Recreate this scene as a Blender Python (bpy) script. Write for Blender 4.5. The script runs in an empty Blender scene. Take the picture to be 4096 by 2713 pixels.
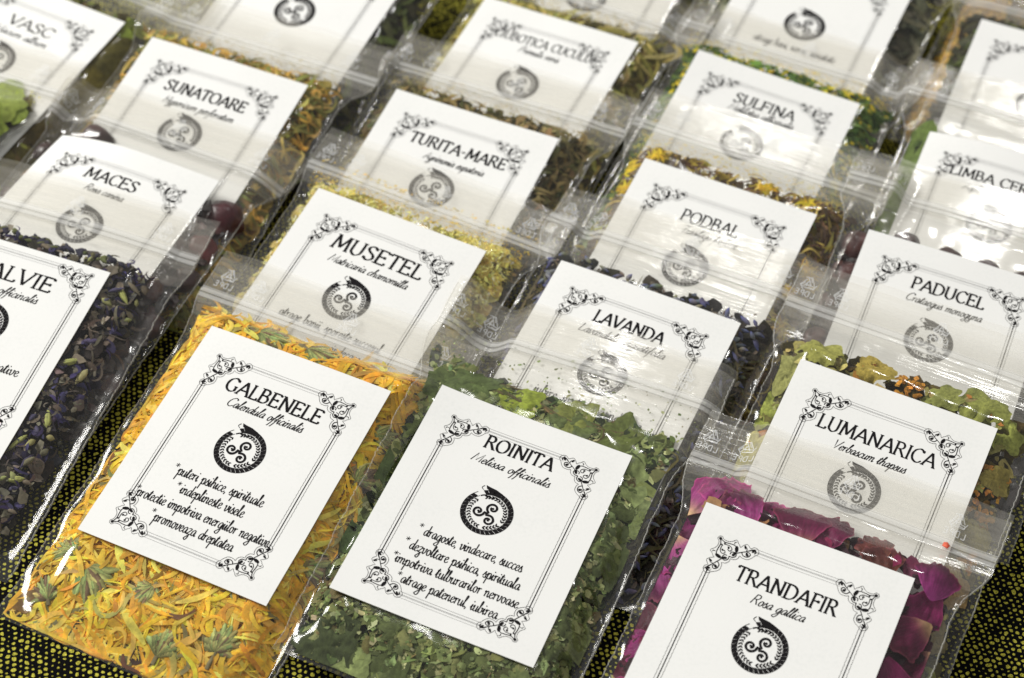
import bpy, math, random
import numpy as np
from mathutils import Matrix, Vector

# ------------------------------------------------------------------ camera, world, lamps, exposure
sc = bpy.context.scene
col = sc.collection
MM = 0.001
cam_d = bpy.data.cameras.new("camera")
cam = bpy.data.objects.new("camera", cam_d)
col.objects.link(cam)
CAM_R = [[0.9105032512064217, -0.321591651293579, 0.2599281426871759],
         [0.41093235648773896, 0.6337537978507122, -0.6553554166261483],
         [0.046026383020714864, 0.7035161217257695, 0.7091873085003444]]
CAM_C = (0.17077315, -0.43056942, 0.48593705)
_m = Matrix(CAM_R).to_4x4()
_m.translation = Vector(CAM_C)
cam.matrix_world = _m
cam_d.sensor_width = 36.0
cam_d.lens = 69.08
cam_d.clip_start = 0.01
cam_d.clip_end = 50.0
cam_d.dof.use_dof = True
cam_d.dof.focus_distance = 0.612
cam_d.dof.aperture_fstop = 11.5
sc.camera = cam

w = bpy.data.worlds.new("World")
sc.world = w
w.use_nodes = True
w.node_tree.nodes["Background"].inputs[0].default_value = (1.0, 0.985, 0.95, 1)
w.node_tree.nodes["Background"].inputs[1].default_value = 0.30


def lamp(name, loc, target, sx, sy, power, colr=(1, 0.985, 0.95)):
    l = bpy.data.lights.new(name, 'AREA')
    l.shape = 'RECTANGLE'
    l.size, l.size_y = sx, sy
    l.energy = power
    l.color = colr
    o = bpy.data.objects.new(name, l)
    o.location = loc
    d = Vector(target) - Vector(loc)
    o.rotation_euler = d.to_track_quat('-Z', 'Y').to_euler()
    col.objects.link(o)


# large soft key added at left; two small ceiling lamps behind for film glints
lamp("area_lamp", (-2.1, 0.10, 1.9), (0, 0.05, 0), 1.0, 1.0, 78)
lamp("area_lamp", (0.05, 1.60, 2.3), (0, 0, 0), 0.20, 0.20, 5.5)
lamp("area_lamp", (-0.50, 1.12, 2.3), (0, 0, 0), 0.10, 0.18, 1.5)

sc.view_settings.view_transform = 'Standard'
sc.view_settings.look = 'None'
sc.view_settings.exposure = 0.13
sc.view_settings.gamma = 1.0
sc.cycles.use_denoising = True
sc.cycles.max_bounces = 8
sc.cycles.diffuse_bounces = 3
sc.cycles.glossy_bounces = 3
sc.cycles.transparent_max_bounces = 40
sc.cycles.caustics_reflective = False
sc.cycles.caustics_refractive = False
sc.cycles.sample_clamp_indirect = 4.0

rs = np.random.RandomState(11)
random.seed(11)


# ------------------------------------------------------------------ materials
def new_mat(name):
    m = bpy.data.materials.new(name)
    m.use_nodes = True
    nt = m.node_tree
    nt.nodes.clear()
    out = nt.nodes.new('ShaderNodeOutputMaterial')
    return m, nt, out


def N(nt, kind, **kw):
    n = nt.nodes.new(kind)
    for k, v in kw.items():
        if k in ('operation', 'blend_type', 'data_type', 'attribute_name', 'noise_dimensions', 'wave_type',
                 'bands_direction', 'feature', 'uv_map'):
            setattr(n, k, v)
        else:
            n.inputs[k].default_value = v
    return n


def film_material(name, haze, tint, rough, bump_s, ribs):
    """thin clear polythene: mostly clear, a little milky, glossy by angle"""
    m, nt, out = new_mat(name)
    L = nt.links.new
    uv = N(nt, 'ShaderNodeUVMap', uv_map='UVMap')
    # long streaks and ribs pressed into the film (uv is in millimetres)
    mp = nt.nodes.new('ShaderNodeMapping')
    mp.inputs['Scale'].default_value = (0.05, 0.9, 1) if ribs else (0.09, 0.05, 1)
    L(uv.outputs[0], mp.inputs[0])
    n1 = N(nt, 'ShaderNodeTexNoise', Scale=1.0, Detail=1.0, Roughness=0.4)
    L(mp.outputs[0], n1.inputs['Vector'])
    n2 = N(nt, 'ShaderNodeTexNoise', Scale=0.10, Detail=1.0, Roughness=0.4)
    L(uv.outputs[0], n2.inputs['Vector'])
    mx = N(nt, 'ShaderNodeMath', operation='MULTIPLY_ADD')
    L(n2.outputs[0], mx.inputs[0])
    mx.inputs[1].default_value = 3.0
    L(n1.outputs[0], mx.inputs[2])
    bp = N(nt, 'ShaderNodeBump', Strength=bump_s, Distance=0.0006)
    L(mx.outputs[0], bp.inputs['Height'])
    gl = N(nt, 'ShaderNodeBsdfGlossy', Roughness=rough)
    gl.inputs['Color'].default_value = (1, 1, 1, 1)
    L(bp.outputs[0], gl.inputs['Normal'])
    tr = N(nt, 'ShaderNodeBsdfTransparent')
    tr.inputs['Color'].default_value = (0.995, 0.992, 0.982, 1)
    df = N(nt, 'ShaderNodeBsdfDiffuse')
    df.inputs['Color'].default_value = tint
    tl = N(nt, 'ShaderNodeBsdfTranslucent')
    tl.inputs['Color'].default_value = tint
    md = N(nt, 'ShaderNodeMixShader', Fac=0.48)
    L(df.outputs[0], md.inputs[1])
    L(tl.outputs[0], md.inputs[2])
    mh = nt.nodes.new('ShaderNodeMixShader')
    # haze varies in fine streaks
    mr = N(nt, 'ShaderNodeMapRange')
    mr.inputs['From Min'].default_value = 0.3
    mr.inputs['From Max'].default_value = 0.7
    mr.inputs['To Min'].default_value = haze * 0.75
    mr.inputs['To Max'].default_value = haze * 1.25
    L(n1.outputs[0], mr.inputs[0])
    L(mr.outputs[0], mh.inputs[0])
    L(tr.outputs[0], mh.inputs[1])
    L(md.outputs[0], mh.inputs[2])
    lw = N(nt, 'ShaderNodeLayerWeight', Blend=0.5)
    L(bp.outputs[0], lw.inputs['Normal'])
    pw = N(nt, 'ShaderNodeMath', operation='POWER')
    L(lw.outputs['Facing'], pw.inputs[0])
    pw.inputs[1].default_value = 4.0
    ma = N(nt, 'ShaderNodeMath', operation='MULTIPLY_ADD')
    L(pw.outputs[0], ma.inputs[0])
    ma.inputs[1].default_value = 0.6
    ma.inputs[2].default_value = 0.04
    mg = nt.nodes.new('ShaderNodeMixShader')
    L(ma.outputs[0], mg.inputs[0])
    L(mh.outputs[0], mg.inputs[1])
    L(gl.outputs[0], mg.inputs[2])
    L(mg.outputs[0], out.inputs[0])
    return m


M_FILM = film_material("clear_polythene", 0.010, (0.9, 0.9, 0.9, 1), 0.10, 0.16, False)
M_FLAP = film_material("hazy_polythene", 0.13, (1.0, 0.965, 0.875, 1), 0.11, 0.15, True)


def milky(name, alpha, c, rough=0.3):
    m, nt, out = new_mat(name)
    p = N(nt, 'ShaderNodeBsdfPrincipled', Roughness=rough)
    p.inputs['Base Color'].default_value = (*c, 1)
    tr = N(nt, 'ShaderNodeBsdfTransparent')
    mx = N(nt, 'ShaderNodeMixShader', Fac=alpha)
    nt.links.new(tr.outputs[0], mx.inputs[1])
    nt.links.new(p.outputs[0], mx.inputs[2])
    nt.links.new(mx.outputs[0], out.inputs[0])
    return m


M_ZIP = milky("zip_plastic", 0.33, (0.88, 0.88, 0.86))
M_SEAM = milky("seam_plastic", 0.42, (0.82, 0.81, 0.76))
M_MARK = milky("white_print", 0.52, (0.85, 0.86, 0.86), 0.5)


def paper_material():
    m, nt, out = new_mat("white_card")
    L = nt.links.new
    p = N(nt, 'ShaderNodeBsdfPrincipled', Roughness=0.75)
    p.inputs['Specular IOR Level'].default_value = 0.25
    tc = nt.nodes.new('ShaderNodeTexCoord')
    n1 = N(nt, 'ShaderNodeTexNoise', Scale=900.0, Detail=4.0)
    n2 = N(nt, 'ShaderNodeTexNoise', Scale=45.0, Detail=3.0)
    L(tc.outputs['Object'], n1.inputs['Vector'])
    L(tc.outputs['Object'], n2.inputs['Vector'])
    ad = N(nt, 'ShaderNodeMath', operation='ADD')
    L(n1.outputs[0], ad.inputs[0])
    L(n2.outputs[0], ad.inputs[1])
    cr = nt.nodes.new('ShaderNodeValToRGB')
    cr.color_ramp.elements[0].position = 0.7
    cr.color_ramp.elements[0].color = (0.835, 0.84, 0.82, 1)
    cr.color_ramp.elements[1].position = 1.3
    cr.color_ramp.elements[1].color = (0.87, 0.87, 0.85, 1)
    L(ad.outputs[0], cr.inputs[0])
    L(cr.outputs[0], p.inputs['Base Color'])
    bp = N(nt, 'ShaderNodeBump', Strength=0.05, Distance=0.00005)
    L(n1.outputs[0], bp.inputs['Height'])
    L(bp.outputs[0], p.inputs['Normal'])
    L(p.outputs[0], out.inputs[0])
    return m


M_CARD = paper_material()


def ink_material():
    m, nt, out = new_mat("black_ink")
    p = N(nt, 'ShaderNodeBsdfPrincipled', Roughness=0.85)
    p.inputs['Specular IOR Level'].default_value = 0.1
    tc = nt.nodes.new('ShaderNodeTexCoord')
    n1 = N(nt, 'ShaderNodeTexNoise', Scale=2500.0, Detail=2.0)
    nt.links.new(tc.outputs['Object'], n1.inputs['Vector'])
    cr = nt.nodes.new('ShaderNodeValToRGB')
    cr.color_ramp.elements[0].color = (0.003, 0.003, 0.003, 1)
    cr.color_ramp.elements[1].position = 0.8
    cr.color_ramp.elements[1].color = (0.018, 0.016, 0.018, 1)
    nt.links.new(n1.outputs[0], cr.inputs[0])
    nt.links.new(cr.outputs[0], p.inputs['Base Color'])
    nt.links.new(p.outputs[0], out.inputs[0])
    return m


M_INK = ink_material()
M_INKTHIN = milky("thin_black_ink", 0.6, (0.02, 0.02, 0.022), 0.6)


def herb_material(name, rough=0.75, transl=0.3, nscale=500.0, spec=0.25, coat=0.0, bump=0.5):
    m, nt, out = new_mat(name)
    L = nt.links.new
    at = N(nt, 'ShaderNodeAttribute', attribute_name='Col')
    tc = nt.nodes.new('ShaderNodeTexCoord')
    n1 = N(nt, 'ShaderNodeTexNoise', Scale=nscale, Detail=4.0, Roughness=0.65)
    L(tc.outputs['Object'], n1.inputs['Vector'])
    mr = N(nt, 'ShaderNodeMapRange')
    mr.inputs['From Min'].default_value = 0.25
    mr.inputs['From Max'].default_value = 0.75
    mr.inputs['To Min'].default_value = 0.7
    mr.inputs['To Max'].default_value = 1.55
    L(n1.outputs[0], mr.inputs[0])
    vm = N(nt, 'ShaderNodeVectorMath', operation='SCALE')
    L(at.outputs['Color'], vm.inputs[0])
    L(mr.outputs[0], vm.inputs['Scale'])
    p = N(nt, 'ShaderNodeBsdfPrincipled', Roughness=rough)
    p.inputs['Specular IOR Level'].default_value = spec
    p.inputs['Coat Weight'].default_value = coat
    p.inputs['Coat Roughness'].default_value = 0.15
    L(vm.outputs[0], p.inputs['Base Color'])
    bp = N(nt, 'ShaderNodeBump', Strength=bump, Distance=0.0004)
    L(n1.outputs[0], bp.inputs['Height'])
    L(bp.outputs[0], p.inputs['Normal'])
    t = nt.nodes.new('ShaderNodeBsdfTranslucent')
    L(vm.outputs[0], t.inputs['Color'])
    mx = N(nt, 'ShaderNodeMixShader', Fac=transl)
    L(p.outputs[0], mx.inputs[1])
    L(t.outputs[0], mx.inputs[2])
    L(mx.outputs[0], out.inputs[0])
    return m


M_HERB = herb_material("dried_herb")
M_PETAL = herb_material("dried_petal", 0.6, 0.35, 300, 0.35)
M_FELT = herb_material("felted_leaf", 0.95, 0.15, 900, 0.1, 0, 1.0)
M_BERRY = herb_material("dried_berry", 0.38, 0.0, 220, 0.6, 0.25, 1.0)


def cloth_material():
    m, nt, out = new_mat("woven_cloth")
    L = nt.links.new
    tc = nt.nodes.new('ShaderNodeTexCoord')
    nz = N(nt, 'ShaderNodeTexNoise', Scale=330.0, Detail=2.0)
    L(tc.outputs['Object'], nz.inputs['Vector'])
    wob = N(nt, 'ShaderNodeVectorMath', operation='MULTIPLY_ADD')
    L(nz.outputs['Color'], wob.inputs[0])
    wob.inputs[1].default_value = (0.0019, 0.0019, 0)
    L(tc.outputs['Object'], wob.inputs[2])
    sep = nt.nodes.new('ShaderNodeSeparateXYZ')
    L(wob.outputs[0], sep.inputs[0])
    PX, PY = 0.00185, 0.0019

    def math_(op, a, b=None, c=None):
        n = N(nt, 'ShaderNodeMath', operation=op)
        for i, v in enumerate((a, b, c)):
            if v is None:
                continue
            if isinstance(v, (int, float)):
                n.inputs[i].default_value = v
            else:
                L(v, n.inputs[i])
        return n.outputs[0]
    CA, SA = math.cos(math.radians(33)), math.sin(math.radians(33))
    ux = math_('ADD', math_('MULTIPLY', sep.outputs[0], CA), math_('MULTIPLY', sep.outputs[1], SA))
    uy = math_('SUBTRACT', math_('MULTIPLY', sep.outputs[1], CA), math_('MULTIPLY', sep.outputs[0], SA))
    x = math_('DIVIDE', ux, PX)
    row = math_('FLOOR', x)
    off = math_('MULTIPLY', math_('MODULO', math_('ADD', row, 10000.0), 2.0), 0.5)
    y = math_('ADD', math_('DIVIDE', uy, PY), off)
    fx = math_('SUBTRACT', math_('FRACT', x), 0.5)
    fy = math_('SUBTRACT', math_('FRACT', y), 0.5)
    # a random size for every float of yellow thread
    cell = nt.nodes.new('ShaderNodeCombineXYZ')
    L(row, cell.inputs[0])
    L(math_('FLOOR', y), cell.inputs[1])
    wn = nt.nodes.new('ShaderNodeTexWhiteNoise')
    L(cell.outputs[0], wn.inputs['Vector'])
    dx = math_('POWER', math_('DIVIDE', math_('ABSOLUTE', fx), 0.35), 2.3)
    dy = math_('POWER', math_('DIVIDE', math_('ABSOLUTE', fy), 0.33), 2.3)
    d = math_('ADD', dx, dy)
    size = math_('MULTIPLY_ADD', wn.outputs['Value'], 1.15, 0.08)
    r = math_('SUBTRACT', size, d)
    mr = N(nt, 'ShaderNodeMapRange')
    mr.inputs['From Min'].default_value = -0.08
    mr.inputs['From Max'].default_value = 0.12
    L(r, mr.inputs[0])
    fib = N(nt, 'ShaderNodeTexNoise', Scale=2600.0, Detail=3.0)
    L(tc.outputs['Object'], fib.inputs['Vector'])
    fr = N(nt, 'ShaderNodeMapRange')
    fr.inputs['From Min'].default_value = 0.3
    fr.inputs['From Max'].default_value = 0.7
    fr.inputs['To Min'].default_value = 0.25
    fr.inputs['To Max'].default_value = 1.35
    L(fib.outputs[0], fr.inputs[0])
    mc = N(nt, 'ShaderNodeMix', data_type='RGBA')
    mc.inputs[6].default_value = (0.004, 0.004, 0.005, 1)
    mc.inputs[7].default_value = (0.58, 0.54, 0.075, 1)
    L(mr.outputs[0], mc.inputs[0])
    vs = N(nt, 'ShaderNodeVectorMath', operation='SCALE')
    L(mc.outputs[2], vs.inputs[0])
    L(fr.outputs[0], vs.inputs['Scale'])
    p = N(nt, 'ShaderNodeBsdfPrincipled', Roughness=0.9)
    p.inputs['Specular IOR Level'].default_value = 0.06
    L(vs.outputs[0], p.inputs['Base Color'])
    hb = math_('ADD', math_('MULTIPLY', mr.outputs[0], 1.0), math_('MULTIPLY', fib.outputs[0], 0.5))
    bp = N(nt, 'ShaderNodeBump', Strength=0.8, Distance=0.0003)
    L(hb, bp.inputs['Height'])
    L(bp.outputs[0], p.inputs['Normal'])
    L(p.outputs[0], out.inputs[0])
    return m


M_CLOTH = cloth_material()


# ------------------------------------------------------------------ mesh helpers
def mesh_obj(name, verts, faces, mat, parent=None, colors=None, uvs=None, smooth=True, mats=None, midx=None):
    me = bpy.data.meshes.new(name)
    me.from_pydata([tuple(v) for v in np.asarray(verts, float)], [], [tuple(int(i) for i in f) for f in faces])
    if mats:
        for q in mats:
            me.materials.append(q)
        me.polygons.foreach_set('material_index', np.asarray(midx, np.int32))
    else:
        me.materials.append(mat)
    if colors is not None:
        a = me.color_attributes.new('Col', 'FLOAT_COLOR', 'POINT')
        c = np.ones((len(verts), 4), np.float32)
        c[:, :3] = colors
        a.data.foreach_set('color', c.ravel())
    if uvs is not None:
        l = me.uv_layers.new(name='UVMap')
        vi = np.zeros(len(me.loops), np.int32)
        me.loops.foreach_get('vertex_index', vi)
        l.data.foreach_set('uv', np.asarray(uvs, np.float32)[vi].ravel())
    if smooth:
        me.polygons.foreach_set('use_smooth', np.ones(len(me.polygons), bool))
    me.update()
    o = bpy.data.objects.new(name, me)
    col.objects.link(o)
    if parent is not None:
        o.parent = parent
    return o


def smooth01(a, b, x):
    t = np.clip((np.asarray(x, float) - a) / (b - a), 0, 1)
    return t * t * (3 - 2 * t)


def wnoise(seed, n=7, fmin=0.02, fmax=0.15):
    """cheap smooth 2-D noise: a sum of plane waves, returns f(x, y) about -1..1"""
    r = np.random.RandomState(seed)
    k = r.uniform(fmin, fmax, n)
    a = r.uniform(0, 2 * math.pi, n)
    p = r.uniform(0, 2 * math.pi, n)

    def f(x, y):
        s = 0
        for i in range(n):
            s = s + np.sin(2 * math.pi * k[i] * (np.cos(a[i]) * x + np.sin(a[i]) * y) + p[i])
        return s / math.sqrt(n) * 0.8
    return f


# ------------------------------------------------------------------ stroke lettering
def catmull(P, k=5):
    P = [P[0]] + list(P) + [P[-1]]
    out = []
    for i in range(1, len(P) - 2):
        p0, p1, p2, p3 = map(np.array, (P[i - 1], P[i], P[i + 1], P[i + 2]))
        for j in range(k):
            t = j / k
            out.append(0.5 * ((2 * p1) + (-p0 + p2) * t + (2 * p0 - 5 * p1 + 4 * p2 - p3) * t * t + (-p0 + 3 * p1 - 3 * p2 + p3) * t ** 3))
    out.append(np.array(P[-2], float))
    return out


def parse(s):
    res = []
    for part in s.split('|'):
        sm = part.startswith('~')
        pts = [tuple(float(v) for v in q.split(',')) for q in part.lstrip('~').split()]
        res.append((sm, pts))
    return res


CAPS = {
    'A': (9.2, "0.7,0 4.9,10 8.7,0|2.2,3.4 7.2,3.4", "0.7,0 8.6,0"),
    'B': (8.2, "1.6,0 1.6,10|~1.6,9.9 5,9.7 6.2,7.8 5,5.7 1.6,5.3|~1.6,5.3 5.6,5.1 7.1,2.7 5.4,.3 1.6,0.1", "1.1,10 1.1,0"),
    'C': (8.6, "~7.7,8.3 6.3,9.7 4.4,9.9 1.9,8.2 0.9,5 1.8,1.8 4.2,.1 6.4,.3 8,1.9|7.7,9.6 7.7,7.8", ""),
    'D': (9.4, "1.6,0 1.6,10|~1.6,9.9 5.2,9.6 7.8,7.8 8.5,5 7.6,2.1 5.2,.3 1.6,0.1", "1.1,10 1.1,0"),
    'E': (7.6, "1.6,0 1.6,10|1.6,9.9 6.4,9.9 6.5,8.5|1.6,5.2 5.4,5.2|5.4,6.1 5.4,4.3|1.6,0.1 6.7,0.1 7,1.7", "1.1,0 1.1,10"),
    'F': (7, "1.6,0 1.6,10|1.6,9.9 6.4,9.9 6.5,8.5|1.6,5.2 5.4,5.2|5.4,6.1 5.4,4.3", "1.6,0 1.1,10"),
    'G': (9.2, "~7.7,8.3 6.3,9.7 4.4,9.9 1.9,8.2 0.9,5 1.8,1.8 4.2,.1 6.4,.3 7.8,1.2|7.8,4.2 7.8,1|7.7,9.6 7.7,7.8", "7.7,4.2"),
    'H': (9.4, "1.8,0 1.8,10|7.6,0 7.6,10|1.8,5.1 7.6,5.1", "1.8,0 1.8,10 7.6,0 7.6,10"),
    'I': (3.8, "1.9,0 1.9,10", "1.9,0 1.9,10"),
    'L': (7, "1.6,0 1.6,10|1.6,0.1 6.3,0.1 6.7,1.8", "1.6,10 1.1,0"),
    'M': (11, "1.3,0 2.3,10 5.6,1.4 9,10 9.8,0", "1.3,0 9.8,0 2,10 9.2,10"),
    'N': (9.6, "1.8,0 1.8,10 8,0.2 8,10", "1.8,0 1.4,10 8,10"),
    'O': (10, "~5,10 2.2,8.8 0.9,5 2.2,1.2 5,0 7.9,1.2 9.2,5 7.9,8.8 5,10", ""),
    'P': (7.6, "1.6,0 1.6,10|~1.6,9.9 5,9.7 6.6,7.4 5.2,5 1.6,4.6", "1.6,0 1.1,10"),
    'R': (8.4, "1.6,0 1.6,10|~1.6,9.9 5,9.7 6.4,7.6 5.2,5.5 1.6,5|4,5.1 7.8,0", "1.6,0 1.1,10 7.9,0"),
    'S': (7.2, "~6,8.5 4.6,9.9 2.2,9.5 1.4,7.6 2.8,5.9 5.2,4.4 6.2,2.4 5,.4 2.6,0 1,1.5|1,0.3 1,2|6,9.8 6,8", ""),
    'T': (8, "4,0 4,10|0.4,8.4 .6,9.9 7.4,9.9 7.6,8.4", "4,0"),
    'U': (9.2, "~1.6,10 1.6,5 1.9,1.8 4.5,0 7,1.4 7.6,4 7.6,10", "1.5,10 7.6,10"),
    'V': (8.8, "0.6,10 4.5,0 8.2,10", "0.7,10 8.1,10"),
    'Z': (8, "0.8,8.4 .9,9.9 7,9.9 .8,.1 7.1,.1 7.4,1.7", ""),
    '-': (5, "0.9,4.4 4.1,4.4", ""),
    ' ': (4.5, "", ""),
}
LOW = {
    'a': (4.9, "~4,4.2 2.8,5 1.1,3.6 .8,1.3 1.8,.1 3,.9 4,4.2 3.9,1.2 4.4,.1 5.3,1.2"),
    'b': (4.5, "~.1,1.5 1.8,7 2,9.4 1.2,9.4 1,5 1,1 2,0 3.5,1.2 3.6,3.6 2.7,4.6 4.8,4.2"),
    'c': (3.8, "~3.5,4.2 2.6,5 1.1,3.6 .8,1.2 1.8,0 3.2,.4 4.1,1.4"),
    'd': (5, "~4,4.2 2.8,5 1.1,3.6 .8,1.3 1.8,.1 3,.9 4.1,5|4.5,9.6 4,1.2|~4,1.2 4.5,.1 5.4,1.2"),
    'e': (3.8, "~.3,1.8 2.8,3 3.2,4.4 2.3,5 1,3.8 .8,1.4 1.8,0 3,.3 4.1,1.5"),
    'f': (3.1, "~.2,1.5 2.3,6 3,9.2 2.2,9.8 1.7,7 1.5,0 1.1,-4 .5,-4.6|.2,3.8 3,3.9"),
    'g': (4.7, "~4,4.2 2.8,5 1.1,3.6 .8,1.3 1.8,.1 3,.9 4.1,4.5|~4.1,4.6 4,-2 2.9,-4.6 1,-4.2 .8,-3 5,1.1"),
    'h': (4.9, "~.1,1.5 1.8,7 2,9.4 1.2,9.4 1,5 1,0|~1,2.5 2.5,4.8 3.6,4.2 3.6,1 4.1,0 5.2,1.2"),
    'i': (2.4, "~.1,1.4 1.2,4.8 1.1,1 1.6,0 2.7,1.2|1.5,6.7 1.7,7.6"),
    'l': (2.6, "~.1,1.4 2,7 2.2,9.4 1.4,9.6 1.1,7 1.1,1.2 1.7,0 2.9,1.2"),
    'm': (7, "~.1,3.6 1,4.8 1,0|~1,2.5 2.4,4.8 3.4,4.2 3.4,0|~3.4,2.5 4.8,4.8 5.8,4.2 5.8,1 6.3,0 7.3,1.2"),
    'n': (4.8, "~.1,3.6 1,4.8 1,0|~1,2.5 2.4,4.8 3.5,4.2 3.5,1 4,0 5.1,1.2"),
    'o': (4.4, "~3,4.9 1.6,4.6 .8,2.6 1.6,.2 3,.2 3.8,2.4 3,4.9 3.6,4 4.8,4.2"),
    'p': (4.8, "~.1,2.6 1.3,5 1.1,0 .7,-4.6|~1.2,3 2.6,5 3.9,4 3.7,1 2.6,0 1.4,.8|~3,.1 4,.2 5.1,1.3"),
    'q': (4.7, "~4,4.2 2.8,5 1.1,3.6 .8,1.3 1.8,.1 3,.9 4.1,4.5|4.1,4.6 3.9,-4.6"),
    'r': (3.5, "~.1,3.4 1.1,4.9 1.1,0|~1.1,2.6 2,4.6 3.3,4.6"),
    's': (3.4, "~.1,1.2 2,5.4 2,4.2 3,1.6 2.2,0 .6,.5|~2.3,.1 3,.2 3.8,1.3"),
    't': (2.9, "~.1,1.4 1.9,8 1.3,3 1.3,.8 1.9,0 3.1,1.2|.3,6 3.2,6.2"),
    'u': (4.8, "~.1,3 1,4.9 .9,1 1.8,0 3.2,1.2 3.7,4.9|~3.7,4.9 3.6,1 4.1,0 5.1,1.2"),
    'v': (4.2, "~.1,3.6 1,4.8 1.2,1 2,0 3.5,2.4 3.4,4.9 4.5,4.2"),
    'y': (4.7, "~.1,3 1,4.9 .9,1 1.8,0 3.2,1.2 3.7,4.9|~3.7,4.9 3.5,-2 2.4,-4.6 .8,-4 1,-2.8 4.9,1.1"),
    'z': (4, "~.6,4.4 1.6,5 3.4,4.6 .8,.3 2.6,.4 3.2,-2 2.2,-4.6 .6,-4 .8,-2.8 4.2,1.1"),
    ',': (1.8, "~1,.6 1.2,0 .7,-1.3"),
    ' ': (3.4, ""),
}


def ribbon(pts, wid, V, F):
    """append one stroke; wid is a number or a function of the direction angle"""
    P = np.array(pts, float)
    if len(P) < 2:
        return
    keep = [0] + [i for i in range(1, len(P)) if np.hypot(*(P[i] - P[i - 1])) > 1e-6]
    P = P[keep]
    if len(P) < 2:
        return
    T = np.zeros_like(P)
    T[1:-1] = P[2:] - P[:-2]
    T[0] = P[1] - P[0]
    T[-1] = P[-1] - P[-2]
    L = np.hypot(T[:, 0], T[:, 1]) + 1e-9
    T = T / L[:, None]
    b = len(V)
    for i in range(len(P)):
        wv = wid(math.atan2(T[i, 1], T[i, 0]), i / (len(P) - 1)) if callable(wid) else wid
        nx, ny = -T[i, 1] * wv / 2, T[i, 0] * wv / 2
        V.append((P[i, 0] + nx, P[i, 1] + ny))
        V.append((P[i, 0] - nx, P[i, 1] - ny))
    for i in range(len(P) - 1):
        F.append((b + 2 * i, b + 2 * i + 1, b + 2 * i + 3, b + 2 * i + 2))


def poly(pts, V, F):
    b = len(V)
    V.extend([tuple(p) for p in pts])
    F.append(tuple(range(b, b + len(pts))))


def densify(pts, step=1.2):
    out = [np.array(pts[0], float)]
    for a, b in zip(pts[:-1], pts[1:]):
        a = np.array(a, float)
        b = np.array(b, float)
        n = max(1, int(np.hypot(*(b - a)) / step))
        for i in range(1, n + 1):
            out.append(a + (b - a) * i / n)
    return out


def title_print(text, x0, x1, base, cap, V, F, heavy=1.0):
    r = np.random.RandomState(len(text) * 7 + 3)
    tot = sum(CAPS[c][0] for c in text)
    s = cap / 10
    sx = (x1 - x0) / tot
    x = x0
    for c in text:
        wd, st, sf = CAPS[c]

        def tr(p):
            return (x + p[0] * sx + p[1] * s * 0.04, base + p[1] * s)
        nib = lambda a, t: heavy * cap * (0.058 + 0.105 * abs(math.sin(a - math.radians(28)))) * r.uniform(0.9, 1.1)
        if st:
            for sm, pts in parse(st):
                if sm:
                    ribbon([tr(p) for p in catmull(pts)], nib, V, F)
                else:
                    for a, b in zip(pts[:-1], pts[1:]):
                        ribbon([tr(p) for p in densify([a, b], 2.4)], nib, V, F)
        if sf:
            for q in sf.split():
                px, py = [float(v) for v in q.split(',')]
                ribbon([tr((px - 1.3, py)), tr((px + 1.3, py))], 0.065 * cap * heavy, V, F)
        x += wd * sx


def script_print(text, x0, x1, base, s, V, F, slant=0.1, pen=0.28, capk=1.0):
    wid = lambda c: (CAPS[c][0] * 0.85 if c in CAPS and c.isupper() else LOW[c][0])
    tot = sum(wid(c) for c in text)
    sx = (x1 - x0) / tot
    x = x0
    for c in text:
        up = c.isupper()
        st = CAPS[c][1] if up else LOW[c][1]
        k = 0.85 if up else 1.0

        def tr(p):
            return (x + p[0] * sx * k + p[1] * s * slant, base + p[1] * s * (capk if up else 1))
        nib = lambda a, t: pen * (0.55 + 0.65 * abs(math.sin(a - math.radians(35))))
        if st:
            for sm, pts in parse(st):
                q = catmull(pts, 4) if sm else pts
                ribbon([tr(p) for p in q], nib, V, F)
        x += wid(c) * sx


def star_print(cx, cy, r, V, F):
    for k in range(3):
        a = math.pi / 2 + k * math.pi / 3
        ribbon([(cx - r * math.cos(a), cy - r * math.sin(a)), (cx + r * math.cos(a), cy + r * math.sin(a))], 0.16, V, F)


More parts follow.
